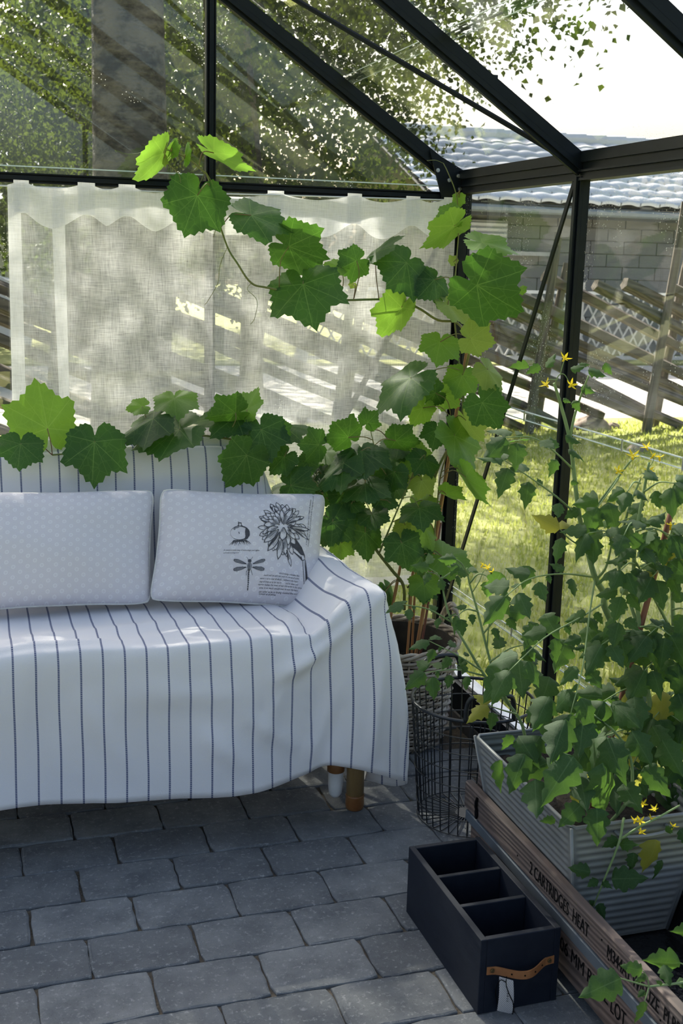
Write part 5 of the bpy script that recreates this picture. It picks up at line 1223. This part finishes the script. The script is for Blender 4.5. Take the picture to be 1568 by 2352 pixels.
for i, (J, T, w, Y, k, sg, sw) in enumerate(LV):
    Y = min(keepin(*J, Y, 1.31), keepin(*T, Y, 1.335), keepin(max(J[0], T[0])+w*.2, J[1], Y, 1.345))
    p, x, y, z, S = leaf_frame(J, T, w, Y, 1.32, sg, sw if sw != 1 else (1 if i % 2 else -1))
    me = VL[k][(i*3+int(J[0])) % 5]
    link('leaf', me, vine, None, mat4(p, x, y, z, S))
    d = np.linalg.norm(SAMP-(p+nrm(p-y)*0), axis=1); q = SAMP[np.argmin(d)]; L = float(d.min())
    if L < .22:
        m = (p+q)/2+V(0, -.012, .012)-y*S*.12
        MB().tube(spline([q, m, p], 4), [.0014]*9, 5).build('leaf_stalk', M['vine_stalk'], vine, True)
# canes stuck in the basket
for nm, a, b, Y0, Y1, r, lab, mt in (('a', (958, 1484), (1086, 722), 3.0, 3.10, .0058, 'longest bamboo cane, leaning right up the corner post', 'cane'), ('b', (936, 1492), (955, 1205), 2.99, 3.02, .0038, 'thin bamboo cane standing nearly upright, left of a close twin', 'cane'),
                                     ('c', (946, 1492), (960, 1190), 3.02, 3.05, .0036, 'thin bamboo cane standing nearly upright, right of a close twin', 'cane'), ('d', (892, 1440), (925, 1270), 3.0, 3.02, .0052, 'thick short bamboo cane at the left edge of the wicker basket', 'cane'), ('e', (973, 1450), (1012, 1200), 3.06, 3.09, .0042, 'dark red bamboo cane behind the longest cane', 'red_cane')):
    p, q = atY(*a, Y0), atY(*b, Y1); t = (p[2]-.14)/(p[2]-q[2]); p0 = p+(q-p)*t
    mb = MB(); L = 12; pts = []; rr = []
    for i in range(L+1):
        u = i/L; pts.append(p0+(q-p0)*u); rr.append(r*(1-.2*u)*(1.0 if i % 3 else 1.14))
    o = mb.tube(pts, rr, 8).build('bamboo_cane', M[mt], None, True); tag(o, lab, 'cane', 'canes in the wicker basket')
# ---------------------------------------------------------------- tomato plants
def leaflet_mesh(sd, mat, droop, fold):
    rs = random.Random(sd); n = 19; L = []; R_ = []; mid = []
    ph = rs.uniform(0, 6)
    for i in range(n):
        t = i/(n-1); w = .33*math.sin(math.pi*t**.62)**(.75 if t < .35 else 1.15) if 0 < t < 1 else 0.0
        l = w*(1+.17*math.sin(24*t+ph)+.07*math.sin(47*t)); r = w*(1+.17*math.sin(24*t+ph+1.2)+.07*math.sin(47*t+2)); y = t; z = -droop*t*t
        mid.append((0, y, z+.012*math.sin(9*t))); L.append((-l, y-.05*w, z-fold*l+.02*math.sin(12*t+ph))); R_.append((r, y-.05*w, z-fold*r+.02*math.sin(12*t+ph+2)))
    hl = [((a[0]*.5), (a[1]+m[1])/2, (a[2]+m[2])/2+.02*abs(a[0])+.01) for a, m in zip(L, mid)]; hr = [((a[0]*.5), (a[1]+m[1])/2, (a[2]+m[2])/2+.02*abs(a[0])+.01) for a, m in zip(R_, mid)]
    rows = [L, hl, mid, hr, R_]; P = np.array(rows); mb = grid_mb(P)
    mb.f = [f[::-1] for f in mb.f]; mb.uv = [(.5+p[0]*.45, .5+p[1]*.45) for p in mb.v]
    me = mb.mesh('leaflet', True); me.materials.append(mat); return me
TL = [leaflet_mesh(i, M['tomato'], d, f) for i, (d, f) in enumerate(((.15, .1), (.35, .3), (.5, .2), (.25, .5), (.1, .35), (.6, .4)))]
TY_ = [leaflet_mesh(i+20, M['tomato_yellow'], d, f) for i, (d, f) in enumerate(((.4, .3), (.6, .5)))]
def flower_mesh():
    mb = MB()
    for k in range(5):
        a = 2*math.pi*k/5; ca, sa = math.cos(a), math.sin(a)
        pr_ = [(.12, .10, 0), (.45, .20, .06), (.8, .12, .22), (1.05, 0.0, .42)]
        L = [V(r*ca-w*sa, r*sa+w*ca, z) for r, w, z in pr_]; R_ = [V(r*ca+w*sa, r*sa-w*ca, z) for r, w, z in pr_]
        grid_mb(np.stack([np.array(L), np.array(R_)], 1), None, mb)
    mb.lathe((0, 0, -.75), [(.03, 0), (.12, .1), (.17, .45), (.14, .8)], 8); me = mb.mesh('flower', True); me.materials.append(M['petal']); return me
FM = flower_mesh()
def fruit_mesh():
    mb = MB(); mb.lathe((0, 0, 0), [(.05, -1), (.5, -.87), (.87, -.5), (1, 0), (.87, .5), (.5, .87), (.1, .95)], 14); me = mb.mesh('unripe_fruit', True); me.materials.append(M['fruit']); return me
FRM = fruit_mesh()
RT = random.Random(41)
def clampx(p):
    p = V(*p)
    if p[0] > 1.335: p = CAM+(p-CAM)*(1.335/p[0])
    return p
def stem(parent, pts, r0, r1, name='stem', mat='tomato_stem'):
    c = np.array([clampx(p) for p in spline(pts, 5)])
    MB().tube(c, [r0+(r1-r0)*i/(len(c)-1) for i in range(len(c))], 7).build(name, M[mat], parent, True); return c
def one_leaflet(parent, J, T, wpx, Y, yellow=False, k=None, sg=1, sw=1):
    p, x, y, z, S = leaf_frame(J, T, wpx, Y, .70, sg, sw)
    if p[0] > 1.33: p = clampx(p)
    link('leaflet', (TY_ if yellow else TL)[RT.randrange(2 if yellow else 6) if k is None else k], parent, None, mat4(p, x, y, z, S))
def put_leaflet(parent, p, d, up, s, yellow=False):
    y = nrm(d); x = nrm(np.cross(y, up)); z = np.cross(x, y); p = clampx(p)
    if p[0]+y[0]*s > 1.345: y = nrm(y-V(y[0]*1.1, 0, 0)-V(0, 0, .3)); x = nrm(np.cross(y, up)); z = np.cross(x, y)
    link('leaflet', RT.choice(TY_ if yellow else TL), parent, None, mat4(p, x, y, z, s))
def compound(parent, pts, size, pairs=3, yellow=0.0, r0=.0022):
    """a feather leaf: stalk through the points, leaflets in pairs along it, one at the end"""
    c = stem(parent, pts, r0, .0009, 'leaf_stalk'); m = len(c); toC = nrm(CAM-c[m//2])
    L = np.linalg.norm(np.diff(c, axis=0), axis=1).sum()
    def upv(): return nrm(V(0, 0, 1)*RT.uniform(.2, .9)+toC*RT.uniform(.3, 1.0)+V(RT.uniform(-.35, .35), RT.uniform(-.35, .35), 0))
    end = nrm(c[-1]-c[-4]); put_leaflet(parent, c[-1], nrm(end+V(0, 0, -RT.uniform(.2, .9))), upv(), size*RT.uniform(1.0, 1.2), RT.random() < yellow)
    for k in range(pairs):
        f = .92-.62*k/max(1, pairs-1) if pairs > 1 else .8; i = min(m-2, int(f*(m-1))); t = nrm(c[i+1]-c[max(0, i-1)]); up = upv(); sd = nrm(np.cross(t, up))
        for s in (-1, 1):
            g = size*(1.0-.18*k)*RT.uniform(.75, 1.05)
            d = nrm(sd*s+t*RT.uniform(.25, .7)+V(0, 0, -RT.uniform(.15, .8))); b = c[i]+sd*s*.006
            put_leaflet(parent, b+d*.006, d, upv(), g, RT.random() < yellow)
        if k < pairs-1 and L > .1:
            j = int((f-.12)*(m-1)); t = nrm(c[j+1]-c[max(0, j-1)])
            put_leaflet(parent, c[j], nrm(sd*RT.choice((-1, 1))+t*.3+V(0, 0, -.3)), upv(), size*.32)
def flower(parent, px, py, Y, s=.0135, pale=False):
    p = clampx(atY(px, py, Y)); a = nrm(CAM-p); z = nrm(V(RT.uniform(-.5, .5), RT.uniform(-.5, .2), .55)+a*-.35*RT.uniform(-1, 1)); x = nrm(np.cross(z, V(.3, .8, .1))); y = np.cross(z, x)
    link('flower', FM, parent, None, mat4(p, x, y, z, s))
    return p
def plant(base, label): return thing('tomato_plant', base, label, 'plant', 'tomato plants in the zinc planter')
def sp(*pts): return [atY(*p) for p in pts]
SOIL = .285
# A: the tall stem in front of the second glass post
tA = plant((1.19, 2.06, SOIL), 'tallest tomato plant, its stem rising before the side glass post to small yellow flowers')
stem(tA, [V(1.19, 2.06, SOIL-.02)]+sp((1440, 1560, 2.07), (1412, 1450, 2.07), (1388, 1392, 2.07), (1386, 1362, 2.07), (1366, 1326, 2.07), (1348, 1262, 2.08), (1330, 1185, 2.08), (1318, 1090, 2.08), (1308, 1010, 2.08), (1286, 925, 2.08), (1272, 880, 2.08)), .0088, .0028)
stem(tA, sp((1308, 1010, 2.08), (1318, 960, 2.075), (1335, 905, 2.07), (1352, 862, 2.06)), .0032, .0016)
stem(tA, sp((1340, 1215, 2.08), (1372, 1160, 2.06), (1420, 1095, 2.05), (1450, 1055, 2.04)), .0032, .0018)
stem(tA, sp((1370, 1330, 2.07), (1390, 1305, 2.05), (1402, 1260, 2.04), (1405, 1225, 2.04)), .003, .0018)
stem(tA, sp((1286, 925, 2.08), (1275, 885, 2.07), (1283, 862, 2.06), (1295, 860, 2.06), (1306, 876, 2.06)), .0012, .0008, 'flower_stalk'); stem(tA, sp((1286, 862, 2.06), (1292, 838, 2.06), (1297, 826, 2.06)), .001, .0008, 'flower_stalk'); stem(tA, sp((1280, 872, 2.06), (1262, 872, 2.06), (1256, 876, 2.06)), .001, .0007, 'flower_stalk')
for J, T, w in (((1215, 842), (1168, 852), 22), ((1240, 840), (1212, 856), 24), ((1255, 845), (1268, 808), 20), ((1350, 850), (1395, 855), 22), ((1388, 834), (1410, 860), 20), ((1335, 888), (1368, 902), 22), ((1316, 920), (1328, 940), 20), ((1292, 918), (1312, 920), 12), ((1310, 848), (1345, 838), 18), ((1330, 840), (1352, 832), 14), ((1298, 1000), (1338, 1012), 18), ((1304, 1032), (1345, 1040), 15), ((1310, 1108), (1330, 1110), 14), ((1326, 1170), (1298, 1190), 28)):
    one_leaflet(tA, J, T, w, 2.07)
compound(tA, sp((1316, 1078, 2.08), (1270, 1035, 2.04), (1222, 1005, 2.0), (1160, 1005, 1.98)), .060, 3)
compound(tA, sp((1328, 1185, 2.08), (1270, 1135, 2.05), (1200, 1085, 2.0), (1150, 1052, 1.98)), .058, 3)
compound(tA, sp((1348, 1262, 2.08), (1310, 1240, 2.07), (1285, 1215, 2.07)), .050, 1, .5)
compound(tA, sp((1386, 1385, 2.07), (1330, 1420, 2.0), (1250, 1465, 1.95), (1170, 1540, 1.92)), .068, 3)
compound(tA, sp((1366, 1330, 2.07), (1352, 1420, 1.98), (1338, 1530, 1.9), (1310, 1640, 1.86)), .074, 4)
compound(tA, sp((1366, 1326, 2.07), (1290, 1318, 2.02), (1215, 1330, 1.98), (1160, 1370, 1.96)), .060, 3)
compound(tA, sp((1420, 1098, 2.05), (1405, 1120, 2.02), (1372, 1165, 2.0)), .062, 1); compound(tA, sp((1403, 1240, 2.04), (1390, 1220, 2.0), (1350, 1225, 1.98)), .055, 2); compound(tA, sp((1403, 1230, 2.04), (1425, 1200, 2.02), (1445, 1190, 2.0)), .050, 2)
for q in ((1297, 822), (1312, 884), (1253, 882)): flower(tA, *q, 2.06)
for q in ((1453, 1046), (1484, 1026), (1500, 1046), (1514, 1050), (1490, 1080), (1420, 1082)): flower(tA, *q, 2.02, .0155 if q[0] == 1453 else .0125)
stem(tA, sp((1445, 1062, 2.04), (1470, 1045, 2.02), (1500, 1052, 2.02), (1492, 1072, 2.02)), .0012, .0008, 'flower_stalk')
# B: thick plant at the right, C: the one at the frame edge
tB = plant((1.22, 1.95, SOIL), 'bushy tomato plant with thick pale stem in the right half of the planter')
stem(tB, [V(1.22, 1.95, SOIL-.02)]+sp((1538, 1779, 1.93), (1506, 1694, 1.93), (1488, 1591, 1.95), (1472, 1457, 1.97), (1455, 1330, 1.98), (1462, 1220, 1.98), (1478, 1130, 1.98), (1490, 1062, 1.98)), .0066, .0026)
stem(tB, sp((1472, 1457, 1.97), (1445, 1380, 2.0), (1420, 1290, 2.02), (1440, 1180, 2.02), (1470, 1100, 2.02)), .004, .002)
tC = plant((1.26, 2.02, SOIL), 'tomato plant with a straight hairy stem at the right edge of the picture')
stem(tC, [V(1.26, 2.02, SOIL-.02)]+sp((1590, 1650, 1.96), (1570, 1569, 1.97), (1548, 1457, 1.98), (1543, 1330, 1.98), (1538, 1270, 1.98), (1545, 1200, 1.99)), .0062, .003)
stem(tC, sp((1546, 1457, 1.98), (1505, 1380, 1.97), (1465, 1300, 1.96), (1428, 1250, 1.96)), .0034, .0016)
def rnd_compound(t, x, y, Y, dx, dy, size, pairs, yel=.06):
    compound(t, sp((x, y, Y), (x+dx*.5, y+dy*.5-12, Y-.03), (x+dx, y+dy, Y-.06)), size, pairs, yel)
for x, y, dx, dy, s, pr_ in ((1478, 1130, 70, -20, .060, 2), (1470, 1110, -30, 20, .045, 1), (1460, 1220, 80, 10, .066, 2), (1462, 1200, -30, 30, .046, 1), (1455, 1320, 80, -30, .062, 2), (1456, 1330, -30, 40, .048, 1), (1470, 1440, 70, 20, .066, 3), (1472, 1450, -90, 30, .068, 3), (1480, 1530, 85, -20, .066, 2), (1486, 1580, -100, 30, .072, 3), (1495, 1640, 70, 20, .07, 3), (1500, 1680, -110, 10, .074, 3), (1510, 1700, 60, 60, .066, 2), (1505, 1690, -60, 80, .072, 3), (1530, 1760, 40, 50, .06, 2), (1440, 1400, -20, 30, .048, 1), (1430, 1290, 40, -30, .045, 1)):
    rnd_compound(tB, x, y, 1.96, dx, dy, s, pr_)
for x, y, dx, dy, s, pr_ in ((1542, 1310, -45, 15, .06, 2), (1540, 1280, 50, -10, .056, 1), (1545, 1400, 45, 20, .06, 2), (1546, 1440, -60, 20, .062, 2), (1550, 1500, -70, 40, .066, 3), (1560, 1540, 40, 40, .06, 2), (1570, 1600, -70, 50, .068, 2), (1540, 1240, -50, -20, .05, 2), (1465, 1300, -40, 10, .05, 2)):
    rnd_compound(tC, x, y, 1.97, dx, dy, s, pr_)
one_leaflet(tC, (1540, 1272), (1537, 1330), 42, 1.93); flower(tC, 1540, 1206, 1.95, .014)
for x, y, r in ((1433, 1357, 11), (1448, 1332, 10), (1520, 1430, 9)):
    p = clampx(atY(x, y, 2.0)); link('unripe_fruit', FRM, tB, None, Matrix.Translation(Vector(p)) @ Matrix.Scale(r*2.2/FPX, 4))
# D: low left shoots leaning over the wire basket
tD = plant((1.12, 2.16, SOIL), 'tomato plant at the far end of the planter with thin shoots leaning left')
stem(tD, [V(1.12, 2.16, SOIL-.02)]+sp((1200, 1668, 2.16), (1145, 1591, 2.19), (1109, 1546, 2.21), (1069, 1480, 2.23), (1035, 1421, 2.25), (1020, 1370, 2.26), (1014, 1325, 2.26)), .004, .0018)
stem(tD, sp((1170, 1620, 2.17), (1138, 1560, 2.17), (1118, 1490, 2.18), (1098, 1410, 2.19), (1078, 1340, 2.2), (1072, 1305, 2.2)), .0036, .0016)
stem(tD, sp((1085, 1360, 2.2), (1100, 1335, 2.19), (1112, 1310, 2.19), (1128, 1312, 2.19)), .0012, .0008, 'flower_stalk'); stem(tD, sp((1118, 1490, 2.18), (1122, 1440, 2.17), (1130, 1400, 2.16)), .0016, .001)
compound(tD, sp((1038, 1430, 2.25), (985, 1400, 2.24), (925, 1388, 2.23)), .040, 2); compound(tD, sp((1105, 1540, 2.21), (1050, 1505, 2.2), (985, 1472, 2.2)), .040, 3); compound(tD, sp((1112, 1552, 2.21), (1045, 1538, 2.19), (975, 1545, 2.18)), .050, 3)
compound(tD, sp((1016, 1335, 2.26), (1000, 1315, 2.25), (985, 1305, 2.25)), .034, 2); compound(tD, sp((1014, 1330, 2.26), (1035, 1315, 2.25), (1050, 1312, 2.25)), .030, 1); compound(tD, sp((1075, 1320, 2.2), (1060, 1295, 2.19), (1048, 1285, 2.19)), .034, 2); compound(tD, sp((1078, 1340, 2.2), (1100, 1318, 2.18), (1130, 1330, 2.17)), .034, 1); compound(tD, sp((1096, 1404, 2.19), (1070, 1400, 2.18), (1050, 1415, 2.18)), .036, 2); compound(tD, sp((1110, 1455, 2.18), (1140, 1420, 2.16), (1165, 1405, 2.15)), .042, 2)
compound(tD, sp((1150, 1600, 2.18), (1180, 1560, 2.14), (1215, 1530, 2.1)), .052, 2); compound(tD, sp((1125, 1520, 2.17), (1170, 1490, 2.14), (1210, 1480, 2.12)), .052, 2); compound(tD, sp((1185, 1640, 2.16), (1150, 1630, 2.12), (1120, 1620, 2.1)), .045, 1, .3)
for J, T, w in (((1165, 1530), (1112, 1612), 72), ((1190, 1515), (1200, 1598), 66), ((1262, 1555), (1240, 1625), 60), ((1235, 1432), (1205, 1490), 52), ((1250, 1410), (1282, 1465), 50), ((1150, 1315), (1120, 1375), 44), ((1215, 1300), (1200, 1352), 40), ((1300, 1470), (1275, 1540), 60), ((1225, 1620), (1255, 1690), 58), ((1345, 1440), (1375, 1500), 54)): one_leaflet(tD, J, T, w, 2.05, k=0)
for q in ((1108, 1297), (1119, 1303), (1130, 1313), (1132, 1324)): flower(tD, *q, 2.18, .0105)
# E: low front growth spilling over the rim
tE = plant((1.13, 1.86, SOIL), 'low leafy tomato plant spilling over the near rim of the zinc planter')
stem(tE, [V(1.14, 1.87, SOIL-.02)]+sp((1440, 1840, 1.84), (1452, 1780, 1.84), (1440, 1720, 1.86), (1400, 1670, 1.88), (1360, 1640, 1.9)), .004, .0018); stem(tE, [V(1.12, 1.95, SOIL-.02)]+sp((1330, 1760, 1.95), (1310, 1700, 1.93), (1290, 1655, 1.92)), .0034, .0016)
stem(tE, [V(1.17, 1.83, SOIL-.01)]+sp((1432, 1880, 1.79), (1424, 1925, 1.765), (1408, 1970, 1.765), (1388, 2018, 1.772), (1372, 2058, 1.782), (1362, 2082, 1.79)), .003, .0012); stem(tE, sp((1424, 1928, 1.765), (1470, 1898, 1.75), (1510, 1878, 1.75), (1560, 1850, 1.77)), .0026, .0018)
for J, T, w, Y, *k in (((1298, 1652), (1268, 1742), 78, 1.84), ((1316, 1737), (1262, 1822), 88, 1.80), ((1205, 1732), (1172, 1815), 66, 1.86), ((1228, 1790), (1232, 1872), 70, 1.83), ((1383, 1752), (1424, 1876), 66, 1.79), ((1334, 1848), (1282, 1900), 52, 1.77), ((1370, 1856), (1373, 1943), 60, 1.755), ((1394, 1694), (1424, 1770), 70, 1.82), ((1450, 1680), (1492, 1752), 62, 1.82), ((1176, 1688), (1162, 1728), 26, 1.9), ((1148, 1745), (1155, 1820), 30, 1.88), ((1275, 1882), (1242, 1896), 22, 1.80),
                       ((1260, 1750), (1215, 1770), 60, 1.87), ((1340, 1650), (1330, 1730), 70, 1.86), ((1480, 1760), (1530, 1820), 58, 1.80), ((1430, 1800), (1470, 1862), 56, 1.80), ((1240, 1690), (1205, 1745), 60, 1.9), ((1330, 1770), (1345, 1850), 74, 1.82), ((1520, 1700), (1560, 1770), 64, 1.84), ((1410, 1620), (1455, 1660), 62, 1.88), ((1260, 1600), (1232, 1660), 66, 1.92), ((1190, 1690), (1222, 1740), 56, 1.9),
                       ((1356, 2003), (1308, 1993), 36, 1.765, 'd'), ((1404, 2019), (1486, 2017), 58, 1.765), ((1454, 1958), (1457, 2002), 28, 1.768), ((1505, 1928), (1498, 2008), 48, 1.755, 'y'), ((1520, 1975), (1520, 2020), 18, 1.768), ((1420, 1928), (1382, 1948), 28, 1.77), ((1422, 1940), (1445, 1940), 30, 1.77), ((1373, 2020), (1350, 2035), 22, 1.775), ((1382, 2024), (1396, 2034), 18, 1.775), ((1374, 2075), (1392, 2107), 25, 1.785), ((1366, 2080), (1355, 2070), 14, 1.79), ((1560, 1905), (1590, 1940), 30, 1.77), ((1528, 1910), (1545, 1900), 20, 1.77)):
    one_leaflet(tE, J, T, w, Y, 'y' in k)
for q in ((1476, 1846, 1.77), (1458, 1884, 1.755), (1470, 1886, 1.755), (1496, 1880, 1.755), (1502, 1858, 1.76), (1546, 1897, 1.76), (1472, 1910, 1.75)): flower(tE, *q, .0105)
for q in ((1320, 1776), (1356, 1772), (1470, 1776), (1462, 1790)): one_leaflet(tE, q, (q[0]+6, q[1]+24), 12, 1.80, True)
rs = random.Random(77)
for i in range(22):
    x, y = rs.uniform(1290, 1560), rs.uniform(1560, 1840); one_leaflet(tE if y > 1700 else tB, (x, y), (x+rs.uniform(-30, 30), y+rs.uniform(45, 85)), rs.uniform(40, 70), rs.uniform(1.88, 2.02), rs.random() < .12)
# F: shoot at the near end of the crate
tF = thing('tomato_plant', (1.20, 1.435, .056), 'separate tomato shoot at the near end of the stencilled crate with one big leaf', 'plant')
stem(tF, [V(1.20, 1.437, .056), V(1.19, 1.437, .16)]+sp((1640, 2235, 1.44), (1568, 2256, 1.43), (1490, 2266, 1.42)), .003, .0018); stem(tF, sp((1490, 2266, 1.42), (1455, 2256, 1.41), (1425, 2247, 1.41)), .0016, .001, 'leaf_stalk'); stem(tF, sp((1490, 2266, 1.42), (1483, 2290, 1.41), (1480, 2300, 1.41)), .0013, .0009, 'leaf_stalk'); stem(tF, sp((1490, 2266, 1.42), (1486, 2245, 1.42), (1476, 2230, 1.42)), .0013, .0009, 'leaf_stalk'); stem(tF, sp((1640, 2235, 1.44), (1590, 2222, 1.44), (1562, 2212, 1.44)), .0014, .001, 'leaf_stalk')
for J, T, w, Y in (((1425, 2247), (1330, 2290), 74, 1.405), ((1475, 2229), (1424, 2219), 36, 1.41), ((1562, 2211), (1476, 2218), 48, 1.43), ((1522, 2216), (1536, 2258), 34, 1.44), ((1482, 2240), (1462, 2252), 20, 1.42), ((1480, 2275), (1464, 2290), 16, 1.41), ((1480, 2300), (1476, 2352), 22, 1.405), ((1520, 2262), (1505, 2252), 12, 1.42), ((1560, 2245), (1566, 2265), 20, 1.44), ((1600, 2140), (1540, 2148), 34, 1.52)): one_leaflet(tF, J, T, w, Y, k=0 if w > 60 else None)
p, q = clampx(atY(1460, 1480, 1.97)), clampx(atY(1556, 1120, 1.99)); t = (p[2]-SOIL+.02)/(p[2]-q[2]); p0 = p+(q-p)*t; p0[2] = max(p0[2], SOIL-.02)
tag(MB().tube([p0+(q-p0)*i/8 for i in range(9)], .006, 8).build('bamboo_cane', M['red_cane'], None, True), 'reddish cane leaning to the right among the tomato plants', 'cane')
